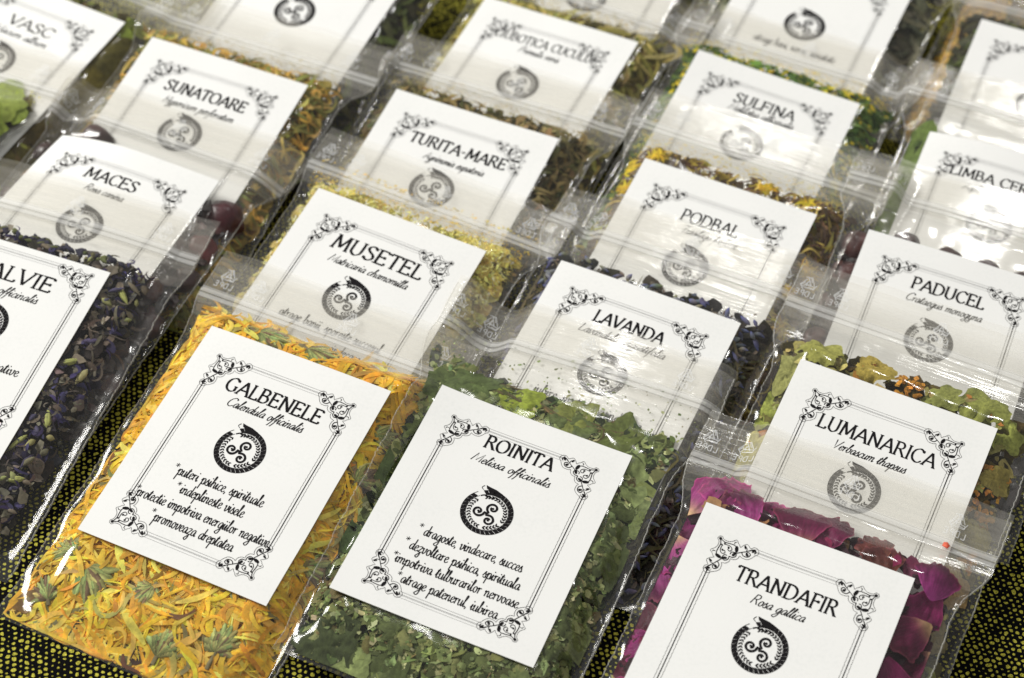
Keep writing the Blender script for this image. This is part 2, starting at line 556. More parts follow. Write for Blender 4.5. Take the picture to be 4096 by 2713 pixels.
def ornament_print(cx, cy, sx, sy, V, F, Vt, Ft, fade=0):
    """corner scrollwork; (sx, sy) point outward to the card's corner"""
    def tr(a, b):
        # a outward on the diagonal, b across it
        ox = (-a + b) * 0.7071
        oy = (a + b) * 0.7071
        return (cx - sx * ox, cy + sy * oy)
    for sg in (1, -1):
        T = lambda p: tr(p[0], p[1] * sg)
        for s, wd in (("~5.3,0 3.6,.7 2.5,2 1.3,3.1 -.2,2.9 -1,1.8", .34), ("~2.9,.5 1.8,1.6 .6,1.7 .3,.8 1,.5 1.3,1", .30),
                      ("~-.7,.5 -.2,1.2 -.9,2.2 -1.9,1.9 -2,.8 -1.2,0", .34), ("~-1.1,2.2 -1.4,4 -1.7,5.4 -1.8,7.2", .32),
                      ("~-1.4,4 -2.6,3.9 -3.5,4.9 -3.2,6 -2.3,5.9 -2.2,5.1 -2.8,4.9", .36), ("~-1.6,5.4 -.9,6 -.2,5.8", .26),
                      ("~-1.8,6.2 -2,7.6 -2.9,8 -3.3,7.3", .46), ("~1.9,3.1 2.4,3.5 2.2,4", .26)):
            ribbon([T(p) for p in catmull(parse(s)[0][1], 4)], wd * .72, V, F)
        for (a, b, ra, rb, rot) in ((.1, 3.0, 1.15, .55, .5), (-1.2, 1.5, .75, .45, 1.2), (-.3, 5.7, .65, .33, .3),
                                    (-2.8, 5.1, .5, .45, 0), (-2.4, 7.5, .8, .4, 1.3), (1.5, 1.0, .4, .3, 0), (3.2, .5, .45, .25, .6)):
            if fade and random.random() < fade:
                continue
            pts = []
            for k in range(9):
                th = 2 * math.pi * k / 9
                u, v = ra * math.cos(th), rb * math.sin(th)
                pts.append(T((a + u * math.cos(rot) - v * math.sin(rot), b + u * math.sin(rot) + v * math.cos(rot))))
            if sg * sx * sy > 0:
                pts = pts[::-1]
            poly(pts, V, F)
        ct = parse("~6.1,0 5.6,.8 4.6,.8 3.4,1.8 3,2.9 2.9,4.3 1.7,4.3 .9,4.4 .2,4.3 .5,5.4 .4,6.6 -.6,6.9 -1.3,7 -1.4,8.2 -2.4,8.9 -3.8,8.4 -4,7 -4.3,5.8 -4.2,4.4 -3,3.2 -2.3,3 -2.9,2 -2.8,.8 -2.1,0")[0][1]
        ribbon([T(p) for p in catmull(ct, 4)], .11, Vt, Ft)
    pts = [tr(5.2 + .5 * math.cos(t), .5 * math.sin(t)) for t in np.linspace(0, 2 * math.pi, 9)[:-1]]
    poly(pts, V, F)


def emblem_print(cx, cy, R, V, F):
    r = np.random.RandomState(5)
    # rope-like ring with scales, a head biting at upper left
    n = 34
    for k in range(n):
        a0 = math.radians(125) - 2 * math.pi * (k + .5) / n
        if k > n - 3:
            continue
        da = 2 * math.pi / n
        thick = 1.0 if k < n * .6 else .75
        q = []
        for (rr, dd) in ((1.02, 0.0), (1.02, .86), (.83 + .03 * r.rand(), 1.36), (.81, .50)):
            q.append((cx + R * rr * math.cos(a0 - da * dd), cy + R * rr * math.sin(a0 - da * dd)))
        poly(q, V, F)
        if r.rand() < .96:
            q = []
            for (rr, dd) in ((.785, 0.0), (.785, .62), (.71, 1.15), (.69, .65)):
                q.append((cx + R * rr * math.cos(a0 - da * dd * thick), cy + R * rr * math.sin(a0 - da * dd * thick)))
            poly(q, V, F)
            q = []
            for (rr, dd) in ((.69, 1.1), (.70, .55), (.63, 0.0), (.62, .5)):
                q.append((cx + R * rr * math.cos(a0 - da * dd), cy + R * rr * math.sin(a0 - da * dd)))
            poly(q, V, F)
    for rr, wd in ((1.015, .16), (.82, .14)):
        ribbon([(cx + R * rr * math.cos(t), cy + R * rr * math.sin(t)) for t in np.linspace(math.radians(118), math.radians(118 - 346), 64)], wd, V, F)
    # head
    hd = [(-.52, 1.16), (-.34, 1.13), (-.05, 1.10), (.28, 1.0), (.2, .84), (-.08, .82), (-.3, .80), (-.24, .93), (-.45, 1.02)]
    poly([(cx + R * x * .95, cy + R * y) for x, y in hd[::-1]], V, F)
    ribbon(catmull([(cx + R * x, cy + R * y) for x, y in ((-.52, .62), (-.36, .72), (-.12, .68), (.05, .76), (.2, .72))], 4), .4, V, F)
    ribbon(catmull([(cx + R * x, cy + R * y) for x, y in ((-.55, 1.12), (-.62, 1.0), (-.52, .92))], 4), .2, V, F)
    # three joined spirals
    for k in range(3):
        a = math.radians(62 + 120 * k)
        ux, uy = math.cos(a), math.sin(a)
        c = (cx + R * .33 * ux, cy - R * .04 + R * .33 * uy)
        pts = [(cx, cy - R * .04)]
        for t in np.linspace(0, 1, 30):
            th = a + math.pi * 1.12 + t * (-2 * math.pi * 1.3)
            rad = R * (.25 - .19 * t)
            pts.append((c[0] + rad * math.cos(th), c[1] + rad * math.sin(th)))
        pts = pts[:1] + pts[2:]
        ribbon(pts, lambda an, t: R * (.10 - .025 * t) * (0.9 + .2 * r.rand()), V, F)
        poly([(c[0] + R * .05 * math.cos(q), c[1] + R * .05 * math.sin(q)) for q in np.linspace(0, 2 * math.pi, 8)[:-1]], V, F)


# ------------------------------------------------------------------ bag geometry
CW, CH = 66.0, 83.5
HX0, HY0, HN, HM = -330, -270, 660, 640          # 1 mm grid of what already lies on the table
HF = np.zeros((HM, HN))


def hf_update(X, Y, Z):
    ix = np.clip(np.round(X - HX0).astype(int), 0, HN - 1)
    iy = np.clip(np.round(Y - HY0).astype(int), 0, HM - 1)
    np.maximum.at(HF, (iy.ravel(), ix.ravel()), Z.ravel())


def hf_smoothed():
    A = HF.copy()
    for _ in range(2):
        B = A.copy()
        B[1:] = np.maximum(B[1:], A[:-1]); B[:-1] = np.maximum(B[:-1], A[1:])
        C_ = B.copy()
        C_[:, 1:] = np.maximum(C_[:, 1:], B[:, :-1]); C_[:, :-1] = np.maximum(C_[:, :-1], B[:, 1:])
        A = C_
    D = A.copy()
    for _ in range(3):
        D[1:-1] = (D[:-2] + D[1:-1] + D[2:]) / 3
        D[:, 1:-1] = (D[:, :-2] + D[:, 1:-1] + D[:, 2:]) / 3
    return np.maximum(D, HF)


def bil(G, X, Y):
    fx = np.clip(X - HX0, 0, HN - 1.001)
    fy = np.clip(Y - HY0, 0, HM - 1.001)
    i = fx.astype(int)
    j = fy.astype(int)
    u = fx - i
    v = fy - j
    return (G[j, i] * (1 - u) * (1 - v) + G[j, i + 1] * u * (1 - v) + G[j + 1, i] * (1 - u) * v + G[j + 1, i + 1] * u * v)


def rot(yaw, tilt, roll):
    a, t, r = map(math.radians, (yaw, tilt, roll))
    Rz = np.array([[math.cos(a), -math.sin(a), 0], [math.sin(a), math.cos(a), 0], [0, 0, 1]])
    Rx = np.array([[1, 0, 0], [0, math.cos(t), -math.sin(t)], [0, math.sin(t), math.cos(t)]])
    Ry = np.array([[math.cos(r), 0, math.sin(r)], [0, 1, 0], [-math.sin(r), 0, math.cos(r)]])
    return Rz @ Rx @ Ry


class Bag:
    def __init__(s, spec, seed):
        s.spec = spec
        s.seed = seed
        x, y, z, yaw, tilt, roll = spec['pose']
        s.O = np.array([x, y, z])
        s.M = rot(yaw, tilt, roll)
        s.top = spec.get('top', 78.0)
        s.bot = s.top - 150
        s.T = spec.get('T', 11.0)
        s.dx = spec.get('dx', 2.0)
        s.nar = spec.get('nar', 0.88)
        s.curl = spec.get('curl', (0.0, 0.0, 0.0))
        s.wn = wnoise(seed, 9, 0.012, 0.06)
        s.wf = wnoise(seed + 50, 9, 0.05, 0.16)
        s.we = wnoise(seed + 90, 9, 0.02, 0.12)
        s.build_fields()

    def card_z(s, x, y):
        a, b, c = s.curl
        h = (s.seed * 7919 % 97) / 97.0
        a = a + .9 * (h - .4)
        b = b + 1.1 * ((h * 13) % 1 - .4)
        c = c + 1.2 * (((h * 29) % 1) - .3)
        u = np.asarray(x) / 33.0
        v = np.asarray(y) / 41.75
        return a * (1 - u * u) * 1.0 + b * (1 - v * v) + c * np.maximum(0, -u) ** 2 * np.maximum(0, v) ** 1.5 + 0.12 * s.wn(np.asarray(x) * .6, np.asarray(y) * .6)

    def narrow(s, y):
        return s.nar + (1 - s.nar) * smooth01(38, 60, y)

    def xy(s, xr, y):
        return s.dx + xr * s.narrow(y) + 0.5 * np.clip(np.abs(xr) / 50, 0, 1) ** 6 * np.sign(xr) * .5 * s.we(y * 0 + 5 * np.sign(xr), y * 1.0)

    def build_fields(s):
        s.nx, s.ny = 71, 104
        xr = np.linspace(-50, 50, s.nx)
        yr = np.linspace(s.bot, s.top, s.ny)
        XR, Y = np.meshgrid(xr, yr)
        X = s.xy(XR, Y)
        a = np.abs(XR) / 50
        T = s.T
        f = 1 - smooth01(0.70, 0.985, a)
        g = smooth01(s.bot, s.bot + 19, Y) ** 0.75 * (1 - smooth01(s.spec.get('gtop', 43.5), s.top - 15, Y))
        open_ = smooth01(s.bot, s.bot + 8, Y) * (1 - smooth01(s.top - 24, s.top - 15, Y))
        zs = -0.62 * T - (0.4 * T) * smooth01(40, s.top - 16, Y)
        fg = f * g
        # creases that run in from the side seams and from the zip's ends
        cre = smooth01(0.60, 0.80, a) * (1 - smooth01(0.93, 1.0, a)) * open_
        wr = s.wf(X * 0.5, Y * 0.8) * 0.45 * cre + s.wn(X, Y) * 0.35 * (0.3 + 0.7 * open_)
        lower = (1 - smooth01(-52, -42, Y)) * smooth01(s.bot, s.bot + 10, Y)
        wr = wr + 0.3 * s.wf(X * .4, Y * .4) * lower
        ups = smooth01(43, 48, Y) * (1 - smooth01(s.top - 20, s.top - 15, Y))
        wr = wr + 0.25 * s.wf(X * .7 + 40, Y * .35) * ups
        ftop = smooth01(s.top - 15, s.top, Y)
        zf = zs + (-0.45 - zs) * fg + wr + 0.35 * s.wf(X * .5, Y * .25) * ftop * s.spec.get('flapwave', 1.0)
        zb = zs - (T + zs) * fg
        zb = np.maximum(zb, -T - 0.3)
        zf = np.where(open_ > 0.02, zf, np.maximum(zf, zs + 0.25))
        P = s.world(X, Y, zb)
        H = bil(HS, P[..., 0], P[..., 1]) + 0.35
        dz = np.maximum(0, H - P[..., 2])
        zb2 = zb + dz
        # smooth the draped back sheet a little
        zf2 = np.maximum(zf, zb2 + 0.18 + 0.5 * open_ * f)
        wt = (1 - smooth01(CW / 2 + .5, CW / 2 + 6, np.abs(X))) * (1 - smooth01(CH / 2 + .5, CH / 2 + 6, np.abs(Y)))
        cz = s.card_z(np.clip(X, -33, 33), np.clip(Y, -41.75, 41.75))
        zf2 = zf2 * (1 - wt) + np.minimum(zf2, cz - 0.35) * wt
        zb2 = np.minimum(zb2, zf2 - 0.15)
        s.X, s.Y, s.XR, s.zf, s.zb = X, Y, XR, zf2, zb2

    def world(s, x, y, z):
        P = np.stack(np.broadcast_arrays(np.asarray(x, float), np.asarray(y, float), np.asarray(z, float)), -1)
        return P @ s.M.T + s.O

    def samp(s, G, x, y):
        y = np.asarray(y, float)
        xr = (np.asarray(x, float) - s.dx) / s.narrow(y)
        fx = np.clip((xr + 50) / 100 * (s.nx - 1), 0, s.nx - 1.001)
        fy = np.clip((y - s.bot) / 150 * (s.ny - 1), 0, s.ny - 1.001)
        i = fx.astype(int)
        j = fy.astype(int)
        u = fx - i
        v = fy - j
        return (G[j, i] * (1 - u) * (1 - v) + G[j, i + 1] * u * (1 - v) + G[j + 1, i] * (1 - u) * v + G[j + 1, i + 1] * u * v)

    def front(s, x, y):
        return s.samp(s.zf, x, y)

    def back(s, x, y):
        return s.samp(s.zb, x, y)


def local_obj(bag, name, V, F, mat, parent, z_fn, colors=None, smooth=False):
    """2-D drawing laid on a surface of the bag (card or film)"""
    V = np.array(V, float)
    if mat in (M_INK, M_INKTHIN):
        V = V + np.array(bag.spec.get('shift', (0, 0)), float)
    Z = z_fn(V[:, 0], V[:, 1])
    P = np.stack([V[:, 0], V[:, 1], Z], 1) * MM
    return mesh_obj(name, P, F, mat, parent, smooth=smooth)


def fix_winding(V, F):
    out = []
    for f in F:
        a = 0
        n = len(f)
        for i in range(n):
            x0, y0 = V[f[i]][:2]
            x1, y1 = V[f[(i + 1) % n]][:2]
            a += x0 * y1 - x1 * y0
        out.append(f if a >= 0 else tuple(reversed(f)))
    return out


def build_bag(spec, seed):
    b = Bag(spec, seed)
    root = bpy.data.objects.new("herb_bag", None)
    col.objects.link(root)
    m = Matrix([list(b.M[i]) for i in range(3)]).to_4x4()
    m.translation = Vector(b.O * MM)
    root.matrix_world = m
    root.empty_display_size = 0.02
    root['label'] = spec['label']
    root['category'] = 'herb bag'
    root['group'] = 'zip bags of dried herbs laid out in overlapping rows'
    # --- film pouch
    nx, ny = b.nx, b.ny
    Vf = np.stack([b.X, b.Y, b.zf], -1).reshape(-1, 3)
    ybk = b.Y.copy()
    # the back lip of the mouth stands a few millimetres higher than the front lip
    lip = smooth01(b.top - 14, b.top, b.Y)
    ybk = ybk + lip * (3.2 + 0.8 * b.wn(b.X, b.X * 0))
    Vb = np.stack([b.X, ybk, b.zb], -1).reshape(-1, 3)
    V = np.concatenate([Vf, Vb])
    uv = V[:, :2].copy()
    uv[:, 0] += seed * 37
    F, MI = [], []
    for j in range(ny - 1):
        yy = b.Y[j, 0]
        mi = 1 if yy > max(54, b.top - 22) else 0
        mb = 1 if yy > 48 else 0
        for i in range(nx - 1):
            p = j * nx + i
            F.append((p, p + 1, p + nx + 1, p + nx))
            MI.append(mi)
            q = p + nx * ny
            F.append((q, q + nx, q + nx + 1, q + 1))
            MI.append(mb)
    mesh_obj("plastic_film", V * MM, F, None, root, uvs=uv, mats=[M_FILM, M_FLAP], midx=MI)
    # --- zip strip: ridges across the mouth
    zy = b.top - 15.5
    prof = [(-2.2, .05), (-2.05, .35), (-1.75, .35), (-1.6, .08), (-.3, .08), (-.1, .7), (1.0, .75), (1.2, .1), (1.9, .1), (2.05, .35), (2.3, .35), (2.45, .05)]
    xs = np.linspace(-49.5, 49.5, 60)
    V, F = [], []
    for q in xs:
        x = float(b.xy(np.array(q), np.array(zy)))
        z0 = float(b.front(x, zy))
        for (dy, dz) in prof:
            V.append((x, zy + dy, max(z0, float(b.front(x, zy + dy))) + dz + .05))
    k = len(prof)
    for i in range(len(xs) - 1):
        for j in range(k - 1):
            F.append((i * k + j, (i + 1) * k + j, (i + 1) * k + j + 1, i * k + j + 1))
    mesh_obj("zip_strip", np.array(V) * MM, F, M_ZIP, root, smooth=False)
    # --- crimped side seams
    r = np.random.RandomState(seed + 400)
    for sg in (-1, 1):
        V, F = [], []
        ys = np.linspace(b.bot + 1, b.top - .2, 230)
        for i, y in enumerate(ys):
            wv = 0.32 + 0.14 * r.rand()
            xe = float(b.xy(np.array(49.6 * sg), np.array(y))) + sg * 0.10 * r.randn()
            z = float(b.front(xe - sg * .6, y)) + .12
            V += [(xe - sg * wv * .5, y, z), (xe, y, z + .16 + .10 * r.rand()), (xe + sg * wv * .5, y, z - .1)]
        for i in range(len(ys) - 1):
            for j in range(2):
                F.append((3 * i + j, 3 * i + 3 + j, 3 * i + 4 + j, 3 * i + 1 + j))
        mesh_obj("side_seam", np.array(V) * MM, F, M_SEAM, root, smooth=False)
    # --- recycling marks printed on the flap, seen from behind
    fz = lambda x, y: b.front(x, y) + 0.12
    for mx in spec.get('marks', (-43, -31, 4, 38)):
        V, F = [], []
        my = b.top - 6.5
        R = 3.5

        def T(u, v):
            return (mx - u * 1.0, my + v)
        for k in range(3):
            a = math.radians(90 + 120 * k)
            a2 = a + math.radians(120)
            c0 = np.array([R * math.cos(a), R * math.sin(a)])
            c1 = np.array([R * math.cos(a2), R * math.sin(a2)])
            p0 = c0 + (c1 - c0) * .12
            p1 = c0 + (c1 - c0) * .70
            n = np.array([(c1 - c0)[1], -(c1 - c0)[0]])
            n = n / np.hypot(*n)
            inn = -n * 1.15
            for dd in (0, 1):
                ribbon([T(*(p0 + inn * dd)), T(*(p1 + inn * dd))], .30, V, F)
            h = c0 + (c1 - c0) * .88 + inn * .5
            ribbon([T(*(p1 + inn * 1.9)), T(*h), T(*(p1 - inn * .8))], .32, V, F)
            ribbon([T(*p0), T(*(p0 + inn))], .28, V, F)
        ribbon([T(.5, -1.2), T(.5, 1.1), T(-.7, -.3), T(.9, -.3)], .28, V, F)
        x = -3.6
        for c in "LDPE":
            wd, st, sf = CAPS[c]
            for sm, pts in parse(st):
                q = catmull(pts, 3) if sm else pts
                ribbon([T(x + p[0] * .19, -5.2 + p[1] * .22) for p in q], .30, V, F)
            x += 1.85
        F = fix_winding(V, F)
        local_obj(b, "recycling_mark", V, F, M_MARK, root, fz)
    # --- label card
    if spec.get('card', True):
        nx2, ny2 = 23, 29
        gx, gy = np.meshgrid(np.linspace(-CW / 2, CW / 2, nx2), np.linspace(-CH / 2, CH / 2, ny2))
        gz = b.card_z(gx, gy)
        top = np.stack([gx, gy, gz], -1).reshape(-1, 3)
        botv = np.stack([gx, gy, gz - .28], -1).reshape(-1, 3)
        n = nx2 * ny2
        V = np.concatenate([top, botv])
        F = []
        for j in range(ny2 - 1):
            for i in range(nx2 - 1):
                p = j * nx2 + i
                F.append((p, p + 1, p + nx2 + 1, p + nx2))
                F.append((n + p, n + p + nx2, n + p + nx2 + 1, n + p + 1))
        rim = [i for i in range(nx2)] + [j * nx2 + nx2 - 1 for j in range(1, ny2)] + [(ny2 - 1) * nx2 + i for i in range(nx2 - 2, -1, -1)] + [j * nx2 for j in range(ny2 - 2, 0, -1)]
        for a, c in zip(rim, rim[1:] + rim[:1]):
            F.append((a, n + a, n + c, c))
        card = mesh_obj("label_card", V * MM, F, M_CARD, root, smooth=False)
        card['label'] = spec['cardlabel']
        cz = lambda x, y: b.card_z(x, y) + 0.10
        cz2 = lambda x, y: b.card_z(x, y) + 0.08
        P = spec['print']
        if P.get('title'):
            V, F = [], []
            t, x0, x1, base, cap = P['title']
            title_print(t, x0, x1, base, cap, V, F, P.get('heavy', 1.0))
            local_obj(b, "title_lettering", V, fix_winding(V, F), M_INK, card, cz)
        if P.get('latin'):
            V, F = [], []
            t, x0, x1, base, sl = P['latin']
            script_print(t, x0 + .3, x1, base, 0.36, V, F, slant=.36, pen=.29, capk=.95)
            local_obj(b, "latin_lettering", V, fix_winding(V, F), M_INK, card, cz)
        if P.get('lines'):
            V, F = [], []
            for (t, x0, x1, base) in P['lines']:
                script_print(t, x0, x1, base, 0.43, V, F, slant=.02, pen=.30)
            for (sx, sy) in P.get('stars', ()):
                star_print(sx, sy, .75, V, F)
            local_obj(b, "text_lettering", V, fix_winding(V, F), M_INK, card, cz)
        V, F, Vt, Ft = [], [], [], []
        emblem_print(-.7, 2.8, 8.1, V, F)
        local_obj(b, "emblem", V, fix_winding(V, F), M_INK, card, cz)
        for (sx, sy) in ((-1, 1), (1, 1), (-1, -1), (1, -1)):
            V, F = [], []
            ornament_print(sx * 20.8, (28.2 if sy > 0 else -31.6), sx, sy, V, F, V, F, fade=P.get('fade', 0))
            local_obj(b, "corner_ornament", V, fix_winding(V, F), M_INK, card, cz)
        rr = np.random.RandomState(seed + 8)
        for sx in (-1, 1):
            V, F = [], []
            ys = np.linspace(-24.8, 21.4, 60)
            ribbon([(sx * 24.3, y) for y in ys], .30, V, F)
            for d in (-.95, .95):
                ribbon([(sx * 24.3 + d + (.07 if i % 2 else -.07), y) for i, y in enumerate(ys)], .09, V, F)
            local_obj(b, "border_line", V, fix_winding(V, F), M_INK, card, cz2)
        for yy in (31.7, -35.1):
            V, F = [], []
            xs = np.linspace(-13.4, 13.8, 70)
            for d, wd in ((-.15, .10), (.15, .13), (-1.0, .09), (1.0, .12)):
                ribbon([(x, yy + d + (.06 if i % 2 else -.06)) for i, x in enumerate(xs)], wd, V, F)
            local_obj(b, "border_line", V, fix_winding(V, F), M_INKTHIN, card, cz2)
        Pw = b.world(gx, gy, gz + .3)
        gxx, gyy = np.meshgrid(np.linspace(-CW / 2, CW / 2, 80), np.linspace(-CH / 2, CH / 2, 100))
        Pw = b.world(gxx, gyy, b.card_z(gxx, gyy) + .35)
        hf_update(Pw[..., 0], Pw[..., 1], Pw[..., 2])
    Pw = b.world(b.X, b.Y, b.zf)
    hf_update(Pw[..., 0], Pw[..., 1], Pw[..., 2])
    b.root = root
    b.singles = []
    return b


# ------------------------------------------------------------------ herb pieces
def pick_cols(r, pal, n, jit=0.22):
    pal = [(np.array(c), wt) for c, wt in pal]
    p = np.array([wt for _, wt in pal], float)
    idx = r.choice(len(pal), n, p=p / p.sum())
    C_ = np.array([pal[i][0] for i in idx])
    return np.clip(C_ * (1 + jit * r.randn(n, 1)) * (1 + 0.06 * r.randn(n, 3)), 0.002, 0.95)


def place_xy(b, r, n, region=None, under=6.0):
    """random spots inside the pouch, thinned out under the card"""
    out = []
    ytop = b.spec.get('ctop', 48)
    while len(out) < n:
        x = r.uniform(-43, 43, n * 2) + b.dx * .5
        y = r.uniform(b.bot + 2.5, ytop + 4, n * 2)
        xr = (x - b.dx) / b.narrow(y)
        lim = 45.5 - 1.5 * r.rand(n * 2) - 5 * (1 - smooth01(b.bot, b.bot + 12, y))
        edge = ytop + 1.6 * b.wf(x, x * 0) + 1.5 * r.randn(n * 2) * .6
        ok = (np.abs(xr) < lim) & (y < edge)
        hid = (np.abs(x) < CW / 2 - under) & (np.abs(y) < CH / 2 - under) & b.spec.get('card', True)
        ok &= ~hid
        if region is not None:
            ok &= region(x, y)
        out += list(zip(x[ok], y[ok]))
        if not ok.any():
            break
    return np.array(out[:n]).reshape(-1, 2)


def clampz(b, X, Y, Z, top=0.15, low=0.2):
    zf = b.front(X, Y) - top
    zb = b.back(X, Y) + low
    k = 0.9
    d = zf - Z
    # pieces that press on the film flatten against it but keep their order
    d = np.where(d < k, k * np.exp(np.clip((d - k) / k, -6, 0)), d)
    Z = zf - d
    return np.maximum(Z, np.minimum(zb, zf))


def edge_limit(b, X, Y):
    """keep pieces inside the side seams"""
    xr = (X - b.dx) / b.narrow(Y)
    xr = np.clip(xr, -46.8, 46.8)
    Y2 = np.maximum(Y, b.bot + 1.5)
    return b.dx + xr * b.narrow(Y2), Y2


class Acc:
    def __init__(s):
        s.V, s.F, s.C, s.n = [], [], [], 0

    def add(s, V, F, C_):
        s.V.append(V)
        s.F.append(F + s.n)
        s.C.append(C_)
        s.n += len(V)


def depths(b, r, n, x, y, dmax, gamma=1.3):
    th = b.front(x, y) - b.back(x, y)
    return 0.2 + np.minimum(dmax, np.maximum(th - .5, .1)) * r.rand(n) ** gamma


def ribbons(b, r, acc, n, Lr, wr, pal, curl=0.05, dmax=5.0, twist=0.9, K=8, dirp=None, pos=None, arch=1.2, taper=0.6, tipc=None, gamma=1.3):
    P = place_xy(b, r, n) if pos is None else pos
    n = len(P)
    if n == 0:
        return
    L = r.uniform(*Lr, n)
    wv = r.uniform(*wr, n)
    ph = r.uniform(0, 2 * math.pi, n) if dirp is None else dirp[0] + dirp[1] * r.randn(n)
    kap = r.randn(n) * curl
    t = np.linspace(0, 1, K)
    ang = ph[:, None] + kap[:, None] * L[:, None] * (t - .5)[None] * 2 + 0.35 * r.randn(n, 1) * np.sin(t * 5)[None]
    st = L[:, None] / (K - 1)
    dx = np.cos(ang) * st
    dy = np.sin(ang) * st
    X = P[:, :1] + np.cumsum(dx, 1) - dx.sum(1, keepdims=True) / 2
    Y = P[:, 1:] + np.cumsum(dy, 1) - dy.sum(1, keepdims=True) / 2
    tau = r.uniform(-twist, twist, (n, 1)) + r.randn(n, 1) * twist * .8 * t[None]
    ww = wv[:, None] * np.clip(np.sin(math.pi * np.clip(t * .92 + .06, 0, 1)), 0, 1)[None] ** taper / 2
    nxx = -np.sin(ang) * np.cos(tau) * ww
    nyy = np.cos(ang) * np.cos(tau) * ww
    nzz = np.sin(tau) * ww
    X, Y = edge_limit(b, X, Y)
    D = depths(b, r, n, P[:, 0], P[:, 1], dmax, gamma)
    Zc = b.front(X, Y) - D[:, None] + arch * r.randn(n, 1) * np.sin(math.pi * t)[None] + .5 * r.randn(n, 1) * (t - .5)[None] * 2
    V = np.empty((n, K, 2, 3))
    tp = .12 + .22 * dmax * r.rand(n)
    for s_, sg in ((0, -1), (1, 1)):
        V[:, :, s_, 0] = X + sg * nxx
        V[:, :, s_, 1] = Y + sg * nyy
        V[:, :, s_, 2] = clampz(b, V[:, :, s_, 0], V[:, :, s_, 1], Zc + sg * nzz, top=tp[:, None])
    C_ = pick_cols(r, pal, n)
    Cv = np.repeat(C_[:, None], K, 1)
    if tipc is not None:
        Cv = Cv * (1 - t[None, :, None] ** 2 * .5) + np.array(tipc)[None, None] * (t[None, :, None] ** 2 * .5)
    Cv = np.repeat(Cv[:, :, None], 2, 2)
    Cv[:, :, 1] *= .88
    base = np.arange(n)[:, None] * (K * 2) + np.arange(K - 1)[None] * 2
    F = np.stack([base, base + 1, base + 3, base + 2], -1).reshape(-1, 4)
    acc.add(V.reshape(-1, 3), F, Cv.reshape(-1, 3))


def flakes(b, r, acc, n, sr, pal, dmax=4.0, tilt=0.45, elong=(1.0, 2.2), pos=None, cup=0.25, M=8, gamma=1.2):
    P = place_xy(b, r, n) if pos is None else pos
    n = len(P)
    if n == 0:
        return
    S = sr[0] + (sr[1] - sr[0]) * r.rand(n) ** 2.2
    el = r.uniform(*elong, n)
    a = np.linspace(0, 2 * math.pi, M, endpoint=False)[None] + r.uniform(0, .5, (n, M))
    rad = r.uniform(.62, 1.12, (n, M))
    U = np.concatenate([np.zeros((n, 1)), rad * np.cos(a) * .5, rad * np.cos(a)], 1) * (S * np.sqrt(el))[:, None] / 2
    W = np.concatenate([np.zeros((n, 1)), rad * np.sin(a) * .5, rad * np.sin(a)], 1) * (S / np.sqrt(el))[:, None] / 2
    ph = r.uniform(0, 2 * math.pi, n)[:, None]
    tx = r.randn(n, 1) * tilt
    ty = r.randn(n, 1) * tilt
    c = (r.randn(n, 1) * cup + .05)
    Zl = tx * U + ty * W + c * W * W / np.maximum(S, .5)[:, None] * 2 + .10 * S[:, None] * r.randn(n, 2 * M + 1) * .5
    X = P[:, :1] + U * np.cos(ph) - W * np.sin(ph)
    Y = P[:, 1:] + U * np.sin(ph) + W * np.cos(ph)
    X, Y = edge_limit(b, X, Y)
    D = depths(b, r, n, P[:, 0], P[:, 1], dmax, gamma)
    Z = clampz(b, X, Y, b.front(P[:, 0], P[:, 1])[:, None] - D[:, None] + Zl, top=.12 + .2 * dmax * r.rand(n, 1))
    V = np.stack([X, Y, Z], -1)
    C_ = pick_cols(r, pal, n)
    Cv = np.repeat(C_[:, None], 2 * M + 1, 1)
    Cv[:, 0] *= .85
    Cv[:, M + 1:] *= (1 + .12 * r.randn(n, M, 1))
    f = []
    for k in range(M):
        k2 = (k + 1) % M
        f.append((0, 1 + k, 1 + k2, 1 + k2))
        f.append((1 + k, 1 + M + k, 1 + M + k2, 1 + k2))
    f = np.array(f)
    F = (np.arange(n)[:, None, None] * (2 * M + 1) + f[None]).reshape(-1, 4)
    acc.add(V.reshape(-1, 3), F, np.clip(Cv, .002, .95).reshape(-1, 3))


def blob_mesh(r, L, wd, ribs=0, rough=.08, nu=10, nv=8, pinch=0.0):
    """elongated body along x"""
    V, F = [], []
    for i in range(nv + 1):
        t = i / nv
        rad = math.sin(math.pi * t) ** .8 * (1 - pinch * t)
        for j in range(nu):
            a = 2 * math.pi * j / nu
            rr = rad * wd / 2 * (1 + rough * r.randn() + (0.10 * math.cos(ribs * a) if ribs else 0))
            V.append(((t - .5) * L, rr * math.cos(a), rr * math.sin(a)))
    for i in range(nv):
        for j in range(nu):
            j2 = (j + 1) % nu
            F.append((i * nu + j, i * nu + j2, (i + 1) * nu + j2, (i + 1) * nu + j))
    return np.array(V), np.array(F)


